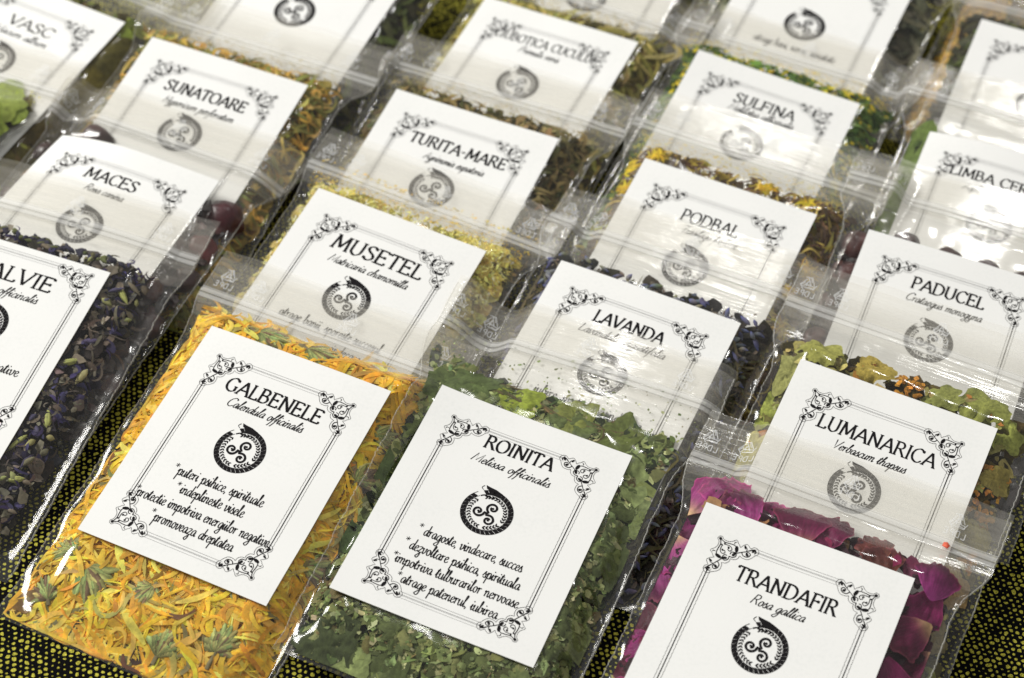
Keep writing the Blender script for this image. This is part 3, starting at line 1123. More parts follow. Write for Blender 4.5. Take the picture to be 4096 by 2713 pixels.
def blobs(b, r, acc, n, Lr, wr, pal, ribs=0, dmax=4, pos=None, tip=None, rough=.1, pinch=.3, zoff=None):
    P = place_xy(b, r, n) if pos is None else pos
    n = len(P)
    if n == 0:
        return
    D = depths(b, r, n, P[:, 0], P[:, 1], dmax)
    C_ = pick_cols(r, pal, n)
    for i in range(n):
        L = r.uniform(*Lr)
        wd = r.uniform(*wr)
        V, F = blob_mesh(r, L, wd, ribs, rough, 8, 6, pinch)
        a = r.uniform(0, 2 * math.pi)
        e = .25 * r.randn()
        x, y, z = V.T
        x2 = x * math.cos(e) - z * math.sin(e)
        z2 = x * math.sin(e) + z * math.cos(e)
        X = P[i, 0] + x2 * math.cos(a) - y * math.sin(a)
        Y = P[i, 1] + x2 * math.sin(a) + y * math.cos(a)
        X, Y = edge_limit(b, X, Y)
        Z = clampz(b, X, Y, b.front(P[i, 0], P[i, 1]) - max(D[i], wd * .5) + z2)
        cc = np.repeat(C_[i][None], len(V), 0)
        if tip is not None:
            t = ((x / L) + .5)[:, None]
            cc = cc * (1 - t ** 2) + np.array(tip)[None] * t ** 2
        acc.add(np.stack([X, Y, Z], 1), F, cc)


def stuff(b, name, acc, mat, label, category):
    V = np.concatenate(acc.V)
    F = np.concatenate(acc.F)
    C_ = np.concatenate(acc.C)
    fl = [tuple(f) if f[3] != f[2] else tuple(f[:3]) for f in F.tolist()]
    W = b.world(V[:, 0], V[:, 1], V[:, 2])
    c = W.mean(0)
    o = mesh_obj(name, (W - c) * MM, fl, mat, None, colors=C_)
    o.location = c * MM
    o['kind'] = 'stuff'
    o['label'] = label
    o['category'] = category
    return o


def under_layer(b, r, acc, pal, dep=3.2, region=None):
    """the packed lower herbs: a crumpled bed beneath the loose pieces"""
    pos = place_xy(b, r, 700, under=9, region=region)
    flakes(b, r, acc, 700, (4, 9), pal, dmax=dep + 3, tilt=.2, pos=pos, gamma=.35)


def single(b, name, V, F, C_, mat, label, category, group):
    """one lone piece in a pouch, its origin at its own centre"""
    W = b.world(V[:, 0], V[:, 1], V[:, 2])
    c = W.mean(0)
    o = mesh_obj(name, (W - c) * MM, F, mat, None, colors=C_)
    o.location = c * MM
    o['label'] = label
    o['category'] = category
    if group:
        o['group'] = group
    b.singles.append(o)
    return o


def grid_piece(nu, nv):
    F = []
    for j in range(nv - 1):
        for i in range(nu - 1):
            p = j * nu + i
            F.append((p, p + 1, p + nu + 1, p + nu))
    return F


def leaf_piece(b, r, cx, cy, ang, L, wd, depth, c0, c1, cup=.25, ruffle=.5, ragged=.10, pale=None, point=.75, nu=19, nv=13, top=.12):
    """a leaf or petal: grid cut to an outline, cupped and ruffled, kept inside the pouch"""
    u, v = np.meshgrid(np.linspace(0, 1, nu), np.linspace(-1, 1, nv))
    half = np.sin(math.pi * np.clip(u, 0, 1) ** point) ** .62
    rag = 1 + ragged * (wnoise(r.randint(9999), 7, .8, 3.2)(u * 3, v * 2.5)) * np.abs(v) ** 2
    x = (u - .5) * L + .04 * L * (np.abs(v) ** 2) * r.randn(nv, nu) * (ragged * 3)
    y = v * half * wd / 2 * rag
    z = cup * (y * y) / wd * 2 * r.choice([1, -1, 1]) - .8 * r.rand() * ((u - .5) * 2) ** 2 * L * .06
    rf = wnoise(r.randint(9999), 9, .08, .30)
    z = z + ruffle * rf(x, y) * (.4 + np.abs(v))
    z = z - .35 * np.exp(-(v / .10) ** 2)
    X = cx + x * math.cos(ang) - y * math.sin(ang)
    Y = cy + x * math.sin(ang) + y * math.cos(ang)
    X, Y = edge_limit(b, X, Y)
    zc = float(b.front(cx, cy))
    zz = .45 * b.front(X, Y) + .55 * zc
    Z = clampz(b, X, Y, zz - depth + z, top=top)
    t = u[..., None]
    C_ = np.array(c0) * (1 - t) + np.array(c1) * t
    vein = 1 + .22 * np.cos(u * 26 + np.abs(v) * 7)[..., None] * .5
    C_ = C_ * vein * (1 + .08 * r.randn(nv, nu, 1))
    if pale is not None:
        k = np.exp(-(u / .22) ** 2)[..., None]
        C_ = C_ * (1 - k) + np.array(pale) * k
    return np.stack([X, Y, Z], -1).reshape(-1, 3), grid_piece(nu, nv), np.clip(C_, .002, .95).reshape(-1, 3)


def petal_piece(b, r, cx, cy, ang, L, wd, depth, c0, c1, pale=None, top=.1, nu=26, nv=25):
    """rose petal: a fan from a narrow pale foot to a wide, torn and folded rim"""
    u, v = np.meshgrid(np.linspace(0.02, 1, nu), np.linspace(-1, 1, nv))
    rim = 1 + .07 * wnoise(r.randint(9999), 9, .4, 2.2)(v * 2, v * 0) + .03 * wnoise(r.randint(9999), 9, 2, 6)(v * 2, v * 0)
    q = u * (1 - .30 * v * v * u) * (1 + (rim - 1) * u)
    fan = np.sin(np.clip(u, 0, 1) * 1.45) ** .8
    x = (q - .5) * L
    y = v * fan * wd / 2 * (1 + .05 * wnoise(r.randint(9999), 9, .4, 2)(u * 2, u * 0))
    fold = wnoise(r.randint(9999), 8, .03, .10)
    fine = wnoise(r.randint(9999), 9, .15, .45)
    z = r.uniform(-.3, .7) * (y / wd * 2) ** 2 * 1.6 + 1.4 * np.abs(fold(x, y)) * (.3 + u) + .34 * fine(x * .6, y * 1.6) * (.3 + u)
    z = z + r.uniform(.0, 1.8) * np.clip(u - .75, 0, 1) ** 2 * 12 * r.choice([1, -1])
    X = cx + x * math.cos(ang) - y * math.sin(ang)
    Y = cy + x * math.sin(ang) + y * math.cos(ang)
    X, Y = edge_limit(b, X, Y)
    zz = .4 * b.front(X, Y) + .6 * float(b.front(cx, cy))
    Z = clampz(b, X, Y, zz - depth - .8 + z, top=top)
    t = u[..., None]
    C_ = np.array(c0) * (1 - t) + np.array(c1) * t
    C_ = C_ * (1 + .22 * np.sin(v * 34 + 3 * fold(x, y))[..., None] * (1 - .5 * t)) * (1 + .25 * fold(x * 1.5, y * 1.5)[..., None])
    rimk = (np.clip(np.maximum(u - .93, (np.abs(v) - .93)), 0, 1) * 14)[..., None]
    C_ = C_ * (1 + 1.0 * rimk) + np.array((.07, .035, .03)) * rimk
    if pale is not None:
        k = np.exp(-(u / .20) ** 2)[..., None]
        C_ = C_ * (1 - k) + np.array(pale) * k
    return np.stack([X, Y, Z], -1).reshape(-1, 3), grid_piece(nu, nv), np.clip(C_, .002, .95).reshape(-1, 3)


def lobed_leaf_piece(b, r, cx, cy, size, depth, c0, lobes=7, top=.12, asp=1.0, ang=0, curl=.6):
    """broad broken leaf with an irregular outline"""
    n, m = 40, 9
    a = np.linspace(0, 2 * math.pi, n, endpoint=False)
    out = 1 + .16 * np.sin(lobes * a + r.rand() * 6) * r.uniform(.4, 1) + .14 * np.sin(3 * a + r.rand() * 6) + .05 * r.randn(n)
    V = [(0, 0)]
    for k in range(1, m):
        q = k / (m - 1)
        for i in range(n):
            rr = size / 2 * q * (1 + (out[i] - 1) * q)
            V.append((rr * math.cos(a[i]) * asp, rr * math.sin(a[i])))
    V = np.array(V)
    rf = wnoise(r.randint(9999), 8, .03, .14)
    fine = wnoise(r.randint(9999), 8, .15, .4)
    z = curl * (.9 * rf(V[:, 0], V[:, 1]) + 1.3 * np.abs(rf(V[:, 1] * 1.3 + 9, V[:, 0] * 1.3)) + .55 * np.abs(fine(V[:, 0], V[:, 1])))
    X = cx + V[:, 0] * math.cos(ang) - V[:, 1] * math.sin(ang)
    Y = cy + V[:, 0] * math.sin(ang) + V[:, 1] * math.cos(ang)
    X, Y = edge_limit(b, X, Y)
    Z = clampz(b, X, Y, b.front(X, Y) * .6 + .4 * float(b.front(cx, cy)) - depth + z, top=top)
    F = []
    for i in range(n):
        F.append((0, 1 + i, 1 + (i + 1) % n))
    for k in range(1, m - 1):
        for i in range(n):
            p = 1 + (k - 1) * n + i
            p2 = 1 + (k - 1) * n + (i + 1) % n
            F.append((p, p + n, p2 + n, p2))
    rim = np.clip(np.hypot(V[:, 0] / asp, V[:, 1]) / (size / 2), 0, 1)
    C_ = np.array(c0)[None] * (1 + .16 * rf(V[:, 1] * 2, V[:, 0] * 2)[:, None]) * (1 - .25 * np.exp(-(fine(V[:, 0], V[:, 1]) / .12) ** 2))[:, None] * (1 + .10 * r.randn(len(V), 1)) * (1.1 - .18 * rim[:, None])
    return np.stack([X, Y, Z], -1), F, np.clip(C_, .002, .95)


def head_piece(b, r, cx, cy, size, ang, green=(.30, .32, .11), depth=.6):
    """dried flower head lying on its side: ribbed bracts that fan out from a stalk, a brown heart between them"""
    V, C_, F = [], [], []
    n = r.randint(15, 22)
    half = math.radians(r.uniform(62, 100))
    sq = r.uniform(.62, .9)
    for layer in range(2):
        for k in range(n):
            a0 = -half + 2 * half * (k + .5 + .25 * r.randn()) / n
            L = size * (.62 + .2 * r.rand()) * (1 - .22 * layer) * (.86 + .2 * math.cos(a0))
            wd = size * (.085 if layer == 0 else .07)
            bend = .5 * r.randn()
            c0 = np.array(green) * r.uniform(.55, 1.35) * np.array((1 + .15 * r.randn(), 1, 1))
            if r.rand() < .18:
                c0 = np.array((.20, .13, .07)) * r.uniform(.6, 1.3)
            base = len(V)
            m = 7
            for q in range(m):
                t = q / (m - 1)
                rad = L * t
                a = a0 + bend * t * t * .35
                dome = size * .20 * math.sin(math.pi * min(1, .12 + t * .8)) * (.35 + .65 * math.cos(a0)) + layer * .35
                ww = wd * (math.sin(math.pi * (.12 + .83 * t)) ** .7)
                px_, py_ = rad * math.cos(a), rad * math.sin(a) * sq
                nx_, ny_ = -math.sin(a), math.cos(a) * sq
                for e, zz in ((-1, -.25), (0, .12), (1, -.25)):
                    V.append((px_ - size * .3 + nx_ * ww * e, py_ + ny_ * ww * e, dome + zz))
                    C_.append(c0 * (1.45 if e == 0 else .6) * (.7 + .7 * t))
            for q in range(m - 1):
                for e in range(2):
                    p = base + q * 3 + e
                    F.append((p, p + 1, p + 4, p + 3))
    # stalk
    base = len(V)
    sl = size * r.uniform(.15, .45)
    for q in range(4):
        for e in range(6):
            th = 2 * math.pi * e / 6
            V.append((-size * .3 - sl * q / 3 + .3, .7 * math.cos(th), .6 + .7 * math.sin(th)))
            C_.append(np.array((.26, .22, .11)))
    for q in range(3):
        for e in range(6):
            F.append((base + q * 6 + e, base + q * 6 + (e + 1) % 6, base + (q + 1) * 6 + (e + 1) % 6, base + (q + 1) * 6 + e))
    V = np.array(V)
    x, y, z = V.T
    X = cx + x * math.cos(ang) - y * math.sin(ang)
    Y = cy + x * math.sin(ang) + y * math.cos(ang)
    X, Y = edge_limit(b, X, Y)
    Z = clampz(b, X, Y, float(b.front(cx, cy)) - depth - size * .2 + z, top=.1)
    return np.stack([X, Y, Z], 1), F, np.clip(np.array(C_), .002, .9)


def berry_piece(b, r, cx, cy, size, colr, neck=.25, ang=0, wrinkle=.10, elong=1.15, top=.1, lift=0.0):
    nu, nv = 20, 14
    V = []
    wn = wnoise(r.randint(9999), 8, .15, .45)
    for j in range(nv + 1):
        t = j / nv
        rad = math.sin(math.pi * t) ** .75
        if t > .86:
            rad = max(rad * .8, neck * (1.1 - .1 * (t - .86) / .14) * (1 if t < .999 else .6))
        for i in range(nu):
            a = 2 * math.pi * i / nu
            rr = size / 2 * rad * (1 + wrinkle * float(wn(a * 3, t * 9)) * (1 if t < .9 else .2))
            V.append(((t - .5) * size * elong, rr * math.cos(a), rr * math.sin(a)))
    V = np.array(V)
    F = []
    for j in range(nv):
        for i in range(nu):
            i2 = (i + 1) % nu
            F.append((j * nu + i, j * nu + i2, (j + 1) * nu + i2, (j + 1) * nu + i))
    F.append(tuple(nv * nu + i for i in range(nu)))
    x, y, z = V.T
    X = cx + x * math.cos(ang) - y * math.sin(ang)
    Y = cy + x * math.sin(ang) + y * math.cos(ang)
    zf = float(b.front(cx, cy))
    Z = zf - top - size / 2 + z + lift
    if lift == 0:
        Z = np.minimum(Z, b.front(X, Y) - .1)
    c = np.array(colr)[None] * (1 + .25 * wn(x * .3, y * .5)[:, None])
    t = (x / (size * elong) + .5)[:, None]
    c = np.where(t > .88, c * .55 + .004, c)
    return np.stack([X, Y, Z], 1), F, np.clip(c, .002, .9)


# ------------------------------------------------------------------ the cloth under everything
r0 = np.random.RandomState(3)
gx, gy = np.meshgrid(np.linspace(-900, 900, 61), np.linspace(-700, 1400, 71))
cl = wnoise(77, 6, .002, .008)(gx, gy) * .5 - .6
cloth = mesh_obj("tablecloth", np.stack([gx, gy, cl], -1).reshape(-1, 3) * MM, grid_piece(61, 71), M_CLOTH)
cloth['kind'] = 'structure'

# ------------------------------------------------------------------ the bags
def s2l(r, g, b_):
    return tuple(((v / 255) / 12.92 if v <= 10 else (((v / 255) + .055) / 1.055) ** 2.4) for v in (r, g, b_))


BASE = 21.2
SPECS = {
    'top_seed': dict(pose=(123, 262, 20, -2, 9, 0), card=False, fill='seed', label='bag of tan seeds squeezed beside the grey-green curled leaves at the top', top=70),
    'top_a': dict(pose=(-151.5, 124.6, 20, 0, 10, 0), fill='dark_leaf', title=None,
                  label='blurred bag behind SUNATOARE, only its round emblem in view, dark green leaves beside',
                  cardlabel='blank-topped white card with only its emblem in view', print=dict(), top=74),
    'top_b': dict(pose=(-52, 187, 20, 0, 10, 0), fill='olive', label='blurred bag behind the CIUBOTICA CUCULUI card, cut by the top edge of the photo',
                  cardlabel='white card cut off by the picture edge', print=dict(), top=74),
    'top_c': dict(pose=(33, 211, 20, -1, 10, 0), fill='grey_leaf', label='blurred bag behind SULFINA with curled grey-green leaves beside its card',
                  cardlabel='white card with only the end of its small lettering and emblem in view', print=dict(lines=[("atrage bani, noroc, sanatate", -17, 17, -12.3)]), top=74),
    'right': dict(pose=(130, 203, 20, 1, 9, 0), fill='dark_leaf', label='bag at the upper right edge whose card is half hidden by a strongly glinting flap',
                  cardlabel='white card whose lettering is out of the picture', print=dict(), top=76),
    'vasc': dict(pose=(-238, 44.5, 20, -4, 9, 0), fill='yellow_leaf', label='bag labelled VASC in the upper left corner',
                 cardlabel='white card reading VASC', print=dict(title=("VASC", -9, 12, BASE, 4.8), latin=("Viscum album", -12, 13, 16, 0)), top=78),
    'leafbag': dict(pose=(-252, -31, 19.5, 2, 9, 0), fill='big_leaf', label='bag at the left edge holding broad yellow-green leaves, its card out of the picture',
                    cardlabel='white card outside the left edge', print=dict(), top=84, ctop=60),
    'limba': dict(pose=(131, 126, 20, 1.5, 9, 1), fill='tongue', label='bag labelled LIMBA CERBULUI at the right edge, a long green leaf inside',
                  cardlabel='white card reading LIMBA CERBULUI', curl=(1.6, 0, -2.5), print=dict(title=("LIMBA CERBULUI", -21, 24, BASE + 1, 4.6), latin=("Asplenium scolopendrium", -15, 17, 16.5, 0)), top=84, ctop=38),
    'sulf': dict(pose=(35.2, 129.8, 20, -.11, 7.49, 2.13), fill='sulfina', label='bag labelled SULFINA with green herb and small yellow flowers',
                 cardlabel='white card reading SULFINA', print=dict(title=("SULFINA", -11.8, 12.6, 22.3, 5), latin=("Melilotus officinalis", -12.8, 13.6, 17.9, 0)), top=78),
    'ciub': dict(pose=(-54.4, 124.2, 19.5, -1.15, 8.47, -1.69), fill='ciubotica', label='bag labelled CIUBOTICA CUCULUI with olive and yellow shredded leaves',
                 cardlabel='white card reading CIUBOTICA CUCULUI', print=dict(title=("CIUBOTICA CUCULUI", -21.3, 21.5, 23.8, 4.4), heavy=.8, latin=("Primula veris", -9, 8.4, 19, 0)), top=76),
    'padu': dict(pose=(127.4, 58.8, 20.5, 1.96, 10.78, .64), fill='paducel', label='bag labelled PADUCEL with dark dried berries lined up above its card',
                 cardlabel='white card reading PADUCEL', print=dict(title=("PADUCEL", -12.8, 13, 22.6, 5), latin=("Crataegus monogyna", -13.6, 13.4, 17.2, 0)), top=84, ctop=50, T=12, gtop=52),
    'podb': dict(pose=(40.4, 55.7, 20.8, -1.58, 12.82, -1.11), fill='podbal', label='bag labelled PODBAL with dried yellow coltsfoot flowers',
                 cardlabel='white card reading PODBAL', print=dict(title=("PODBAL", -11, 10.8, 21.2, 5), heavy=.85, latin=("Tussilago farfara", -9, 12.1, 16.2, 0)), top=80, ctop=50),
    'turi': dict(pose=(-57, 54.3, 19.1, .88, 10.69, -.11), fill='turita', label='bag labelled TURITA-MARE with brown-green shredded herb',
                 cardlabel='white card reading TURITA-MARE', print=dict(title=("TURITA-MARE", -18.6, 20, 20.6, 5), heavy=1.1, latin=("Agrimonia eupatoria", -10.5, 13.7, 15, 0)), top=77),
    'suna': dict(pose=(-151.7, 37.6, 20.7, 2.0, 10.88, .81), fill='sunatoare', label='bag labelled SUNATOARE with curly orange-yellow dried herb',
                 cardlabel='white card reading SUNATOARE', print=dict(title=("SUNATOARE", -17, 16.6, 20.3, 5), heavy=1.1, latin=("Hypericum perforatum", -14.9, 14.6, 14.4, 0)), top=76),
    'mace': dict(pose=(-156.6, -21.1, 20, .52, 6.71, .61), fill='maces', label='bag labelled MACES with dark red rosehips, its card curling at the left',
                 cardlabel='curled white card reading MACES', curl=(1.2, 0, -4.5), print=dict(title=("MACES", -12.4, 8.8, 23.6, 5), latin=("Rosa canina", -9.3, 6.8, 18, 0)), top=70, ctop=50, T=13, gtop=50),
    'luma': dict(pose=(124.5, -18.4, 22.7, -1.11, 14.07, .09), fill='lumanarica', label='bag labelled LUMANARICA with felty pale olive leaves',
                 cardlabel='white card reading LUMANARICA', curl=(0, 1.0, 0), print=dict(title=("LUMANARICA", -19.8, 19.2, 19.8, 5.1), heavy=.9, latin=("Verbascum thapsus", -13.2, 11.4, 14.4, 0)), top=84, ctop=51, T=12),
    'lava': dict(pose=(34.1, -4.5, 19.3, -.73, 9.06, .26), fill='lavanda', label='bag labelled LAVANDA with blue-violet lavender buds on stems',
                 cardlabel='white card reading LAVANDA', print=dict(title=("LAVANDA", -13, 12.2, 22.2, 5), latin=("Lavandula angustifolia", -16.4, 15, 16.8, 0),
                 lines=[("iubire, protectie, vindecare", -19, 19, -12.5), ("atrage partenerul, dragostea", -17, 20, -18.8)]), top=79, ctop=47, flapwave=1.5),
    'muse': dict(pose=(-56.9, -11.9, 20.1, -1.49, 10.54, 1.4), fill='musetel', label='bag labelled MUSETEL with fine yellow chamomile crumbs',
                 cardlabel='white card reading MUSETEL', print=dict(title=("MUSETEL", -17.2, 17.8, 20.8, 6), latin=("Matricaria chamomilla", -15.6, 15.2, 15.2, 0),
                 lines=[("atrage banii, sporeste succesul", -19, 19.5, -12), ("vindecare", 3, 15, -18.4)]), top=73),
    'salv': dict(pose=(-160.6, -82.6, 19.8, 4.6, 10.5, .7), fill='salvie', label='bag labelled SALVIE at the left edge with dark violet blossoms and pale green buds',
                 cardlabel='white card reading SALVIE', print=dict(title=("SALVIE", -14.5, 14.5, 20.6, 5.8), latin=("Salvia officinalis", -14, 12, 15, 0),
                 lines=[("alunga energiile negative", -20, 20, -13), ("atrage bani", 2, 15, -19)]), shift=(3.2, 6.5), top=78, dx=4, nar=.985),
    'galb': dict(pose=(-55.4, -86.3, 19.1, -.18, 10.78, -.14), fill='galbenele', label='bag labelled GALBENELE with bright yellow-orange marigold petals',
                 cardlabel='white card reading GALBENELE', print=dict(title=("GALBENELE", -17.2, 17.4, 21.2, 5.1), latin=("Calendula officinalis", -14, 13.6, 16.2, 0),
                 lines=[("puteri psihice, spirituale", -15, 15.4, -12.6), ("indeplineste visele", -10.8, 11.6, -18.2), ("protectie impotriva energiilor negative", -23, 23.6, -24.2), ("promoveaza dreptatea", -13.4, 14.4, -30)],
                 stars=[(-15.9, -9.5), (-12, -15.2), (-23.2, -21), (-14.4, -26.6)]), top=74.5, ctop=50, dx=0.5),
    'roin': dict(pose=(23.8, -72.4, 17, 1.86, 5.23, 2.72), fill='roinita', label='bag labelled ROINITA with crumbled dark green lemon balm leaves',
                 cardlabel='white card reading ROINITA', print=dict(title=("ROINITA", -11.8, 11.6, 25.4, 5), latin=("Melissa officinalis", -14, 13, 19.2, 0),
                 lines=[("dragoste, vindecare, succes", -15.4, 17.2, -13), ("dezvoltare psihica, spirituala", -17.4, 19, -19.2), ("impotriva tulburarilor nervoase", -19.4, 20.9, -25.2), ("atrage patenerul, iubirea", -14.8, 16.7, -31.2)],
                 stars=[(-16.9, -9.8), (-18.7, -16), (-19.9, -22.2), (-15.8, -28.3)]), top=86, ctop=53, dx=3),
    'tran': dict(pose=(117.5, -86.8, 21.1, -.86, 11.67, -1.98), fill='trandafir', label='bag labelled TRANDAFIR with magenta rose petals',
                 cardlabel='white card reading TRANDAFIR', print=dict(title=("TRANDAFIR", -16.2, 15.6, 20.8, 5), heavy=.95, latin=("Rosa gallica", -9.4, 7.8, 15.4, 0)), top=78, ctop=50, dx=3, T=12),
}
ORDER = ['top_seed', 'top_c', 'right', 'top_b', 'limba', 'ciub', 'top_a', 'sulf', 'vasc', 'suna', 'turi', 'podb', 'padu', 'leafbag', 'mace', 'muse', 'lava', 'luma', 'salv', 'galb', 'roin', 'tran']


def fill_bag(b, kind, seed):
    r = np.random.RandomState(seed)
    acc = Acc()
    g = lambda *c: s2l(*c)
    if kind == 'galbenele':
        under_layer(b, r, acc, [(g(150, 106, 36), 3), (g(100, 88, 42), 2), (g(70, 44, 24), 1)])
        pal = [(g(255, 208, 66), 6), (g(254, 198, 50), 5), (g(255, 220, 100), 4), (g(244, 178, 44), 2), (g(196, 180, 100), .9)]
        ribbons(b, r, acc, 500, (6, 14), (1.0, 1.9), [(g(164, 160, 100), 3), (g(130, 122, 70), 2), (g(110, 74, 42), 2)], curl=.09, dmax=6)
        heads = ((-20, -54, 15, .4), (10, -63, 15, 2.2), (26, -56, 14, 1.0), (-33, -48, 12, 2.7), (-14, 46, 14, .2), (4, 46, 14, .3), (37, 12, 11, 1.5), (36, 28, 10, .5), (-32, -62, 11, 1.8), (38, -22, 11, .7), (-3, -52, 11, 4))
        clear = lambda x, y: np.min([np.hypot(x - h[0], y - h[1]) - h[2] * .42 for h in heads], axis=0) > 0
        ribbons(b, r, acc, 1500, (8, 21), (1.0, 2.4), pal, pos=place_xy(b, r, 1500, region=clear), curl=.085, dmax=5, twist=.9, arch=1.0, tipc=g(246, 184, 66), gamma=1.6)
        ribbons(b, r, acc, 260, (7, 16), (1.0, 2.0), pal, curl=.08, dmax=.5, twist=.7, arch=.6)
        cp = place_xy(b, r, 170, region=clear)
        for q in cp:
            k = r.randint(6, 12)
            pos = np.repeat(q[None], k, 0) + r.randn(k, 2) * np.array([1.6, 1.6])
            ribbons(b, r, acc, k, (9, 17), (1.3, 2.5), pal[:3] + [(g(244, 178, 60), 2)], curl=.03, dmax=2.5, twist=.9, arch=1.0, pos=pos, dirp=(r.uniform(0, 6.28), .22), K=9)
        stuff(b, 'marigold_petals', acc, M_PETAL, 'tangle of yellow-orange marigold petals filling the GALBENELE bag', 'dried petals')
        for (x, y, s_, a) in heads:
            V, F, C_ = head_piece(b, r, x, y, s_, a + r.uniform(-1, 1), depth=-.5)
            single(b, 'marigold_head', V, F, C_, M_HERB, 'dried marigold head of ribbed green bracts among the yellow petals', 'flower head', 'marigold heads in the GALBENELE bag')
    elif kind == 'roinita':
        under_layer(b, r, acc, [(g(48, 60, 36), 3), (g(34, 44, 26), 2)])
        pal = [(g(128, 138, 82), 5), (g(92, 104, 58), 5), (g(152, 160, 104), 3), (g(188, 192, 140), 1.8), (g(112, 104, 64), .8)]
        flakes(b, r, acc, 1700, (2.0, 7), pal, dmax=3.2, tilt=.6, cup=.9)
        flakes(b, r, acc, 3400, (.5, 3), pal + [(g(140, 160, 105), 1)], dmax=1.6, tilt=.6)
        sp = place_xy(b, r, 10)
        ribbons(b, r, acc, 40, (8, 26), (.6, 1.4), [(g(120, 104, 70), 2), (g(84, 72, 44), 2)], curl=.03, dmax=2, twist=.4)
        # crumbs that strayed up to the zip
        pos = np.stack([r.uniform(-45, 48, 260), 50 + 22 * r.rand(260) ** 1.6], 1)
        flakes(b, r, acc, 260, (.4, 1.5), pal, dmax=.4, pos=pos, tilt=.2)
        stuff(b, 'lemon_balm_crumbs', acc, M_HERB, 'crumbled dark green lemon balm leaves filling the ROINITA bag', 'dried leaves')
        big = [(-26, -58, 18, (78, 92, 62)), (-8, -63, 22, (88, 102, 66)), (12, -60, 17, (104, 118, 82)), (40, 22, 14, (124, 140, 104)), (39, 6, 13, (112, 130, 92)), (34, 36, 13, (116, 132, 94)), (-8, 48, 13, (134, 152, 64)), (10, 49, 13, (108, 118, 66)),
               (-34, 44, 14, (70, 84, 54)), (-24, 48, 12, (76, 92, 58)), (26, 48, 12, (94, 108, 60)), (38, -24, 13, (96, 108, 70)), (-38, -20, 10, (70, 90, 60)), (-38, 6, 10, (76, 94, 62))]
        for q in place_xy(b, r, 18, under=1):
            t_ = r.rand()
            big.append((q[0], q[1], r.uniform(6, 10), (int(80 + 46 * t_), int(94 + 48 * t_), int(60 + 40 * t_))))
        for (x, y, s_, cc) in big:
            V, F, C_ = lobed_leaf_piece(b, r, x, y, s_, r.uniform(.2, 1.6), tuple(k_ * q_ for k_, q_ in zip((np.array((1.4, 1.3, 1.0)) * r.uniform(.5, 1.25)).tolist(), g(*cc))), ang=r.rand() * 6, asp=r.uniform(1, 1.7), curl=1.1, lobes=r.randint(5, 12))
            single(b, 'lemon_balm_leaf', V, F, C_, M_HERB, 'larger flat piece of green lemon balm leaf pressed against the film', 'leaf', 'large leaf pieces in the ROINITA bag')
        for (pts, wd) in (([(-20, 52), (-6, 54), (8, 50), (20, 47)], .9), ([(-2, 50), (10, 47), (24, 49), (30, 53)], 1.4), ([(-34, 46), (-24, 49), (-14, 48)], 1.2)):
            P = np.array(catmull(pts, 6))
            V, F = [], []
            for i, p in enumerate(P):
                z = float(b.front(p[0], p[1])) - .9
                for k in range(6):
                    a = 2 * math.pi * k / 6
                    V.append((p[0], p[1] + wd / 2 * math.cos(a), z + wd / 2 * math.sin(a)))
            for i in range(len(P) - 1):
                for k in range(6):
                    F.append((i * 6 + k, i * 6 + (k + 1) % 6, (i + 1) * 6 + (k + 1) % 6, (i + 1) * 6 + k))
            V = np.array(V)
            single(b, 'dry_twig', V, F, np.repeat([g(112, 100, 66)], len(V), 0), M_HERB, 'thin brown twig lying above the ROINITA card', 'twig', 'twigs at the top of the ROINITA bag')
    elif kind == 'trandafir':
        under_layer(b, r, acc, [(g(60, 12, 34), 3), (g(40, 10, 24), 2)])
        flakes(b, r, acc, 60, (3, 8), [(g(120, 22, 70), 2), (g(150, 110, 70), 1)], dmax=4)
        stuff(b, 'petal_fragments', acc, M_PETAL, 'small dark scraps of rose petal lying deep in the TRANDAFIR bag', 'dried petals')
        spots = []
        for y in np.arange(-66, 48, 8.5):
            spots += [(37 + r.randn() * 2, y + r.randn() * 2), (-36 + r.randn() * 2, y + r.randn() * 2)]
        for x in np.arange(-28, 34, 9):
            spots += [(x + r.randn() * 2, 47 + r.randn() * 1.2), (x + r.randn() * 2, -52 + r.randn() * 3), (x + 4, -62 + r.randn() * 2)]
        for i, (x, y) in enumerate([q for q in spots if q[1] > -46]):
            k = r.rand()
            c0 = g(128, 20, 84) if k < .5 else (g(90, 12, 44) if k < .72 else g(176, 60, 146))
            c1 = g(84, 12, 44) if r.rand() < .55 else g(132, 26, 90)
            if 40 < y and 12 < x < 30:
                c0, c1 = g(120, 66, 44), g(96, 36, 40)
            a = r.uniform(0, 6.28) if y < 42 else math.pi / 2 + r.randn() * .4
            V, F, C_ = petal_piece(b, r, x, y, a, r.uniform(12, 19), r.uniform(12, 19), .1 + .75 * (i % 5), c0, c1,
                                   pale=g(232, 196, 140) if r.rand() < .55 else None)
            single(b, 'rose_petal', V, F, C_, M_PETAL, 'curled magenta rose petal with a darker rippled edge', 'petal', 'rose petals in the TRANDAFIR bag')
    elif kind == 'lumanarica':
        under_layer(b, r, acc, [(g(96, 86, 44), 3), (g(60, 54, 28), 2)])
        flakes(b, r, acc, 420, (2, 7), [(g(176, 168, 104), 3), (g(150, 142, 82), 3), (g(186, 172, 112), 1), (g(170, 118, 54), .6)], dmax=4)
        flakes(b, r, acc, 120, (1.5, 3), [(g(196, 138, 56), 2), (g(176, 120, 60), 1)], dmax=1.5, pos=place_xy(b, r, 120, region=lambda x, y: ((np.hypot(x - 37, y - 20) < 9) | (np.hypot(x - 2, y - 47) < 5) | (np.hypot(x - 40, y + 2) < 5))))
        stuff(b, 'mullein_crumbs', acc, M_FELT, 'broken olive mullein leaf and orange blossom bits filling the LUMANARICA bag', 'dried leaves')
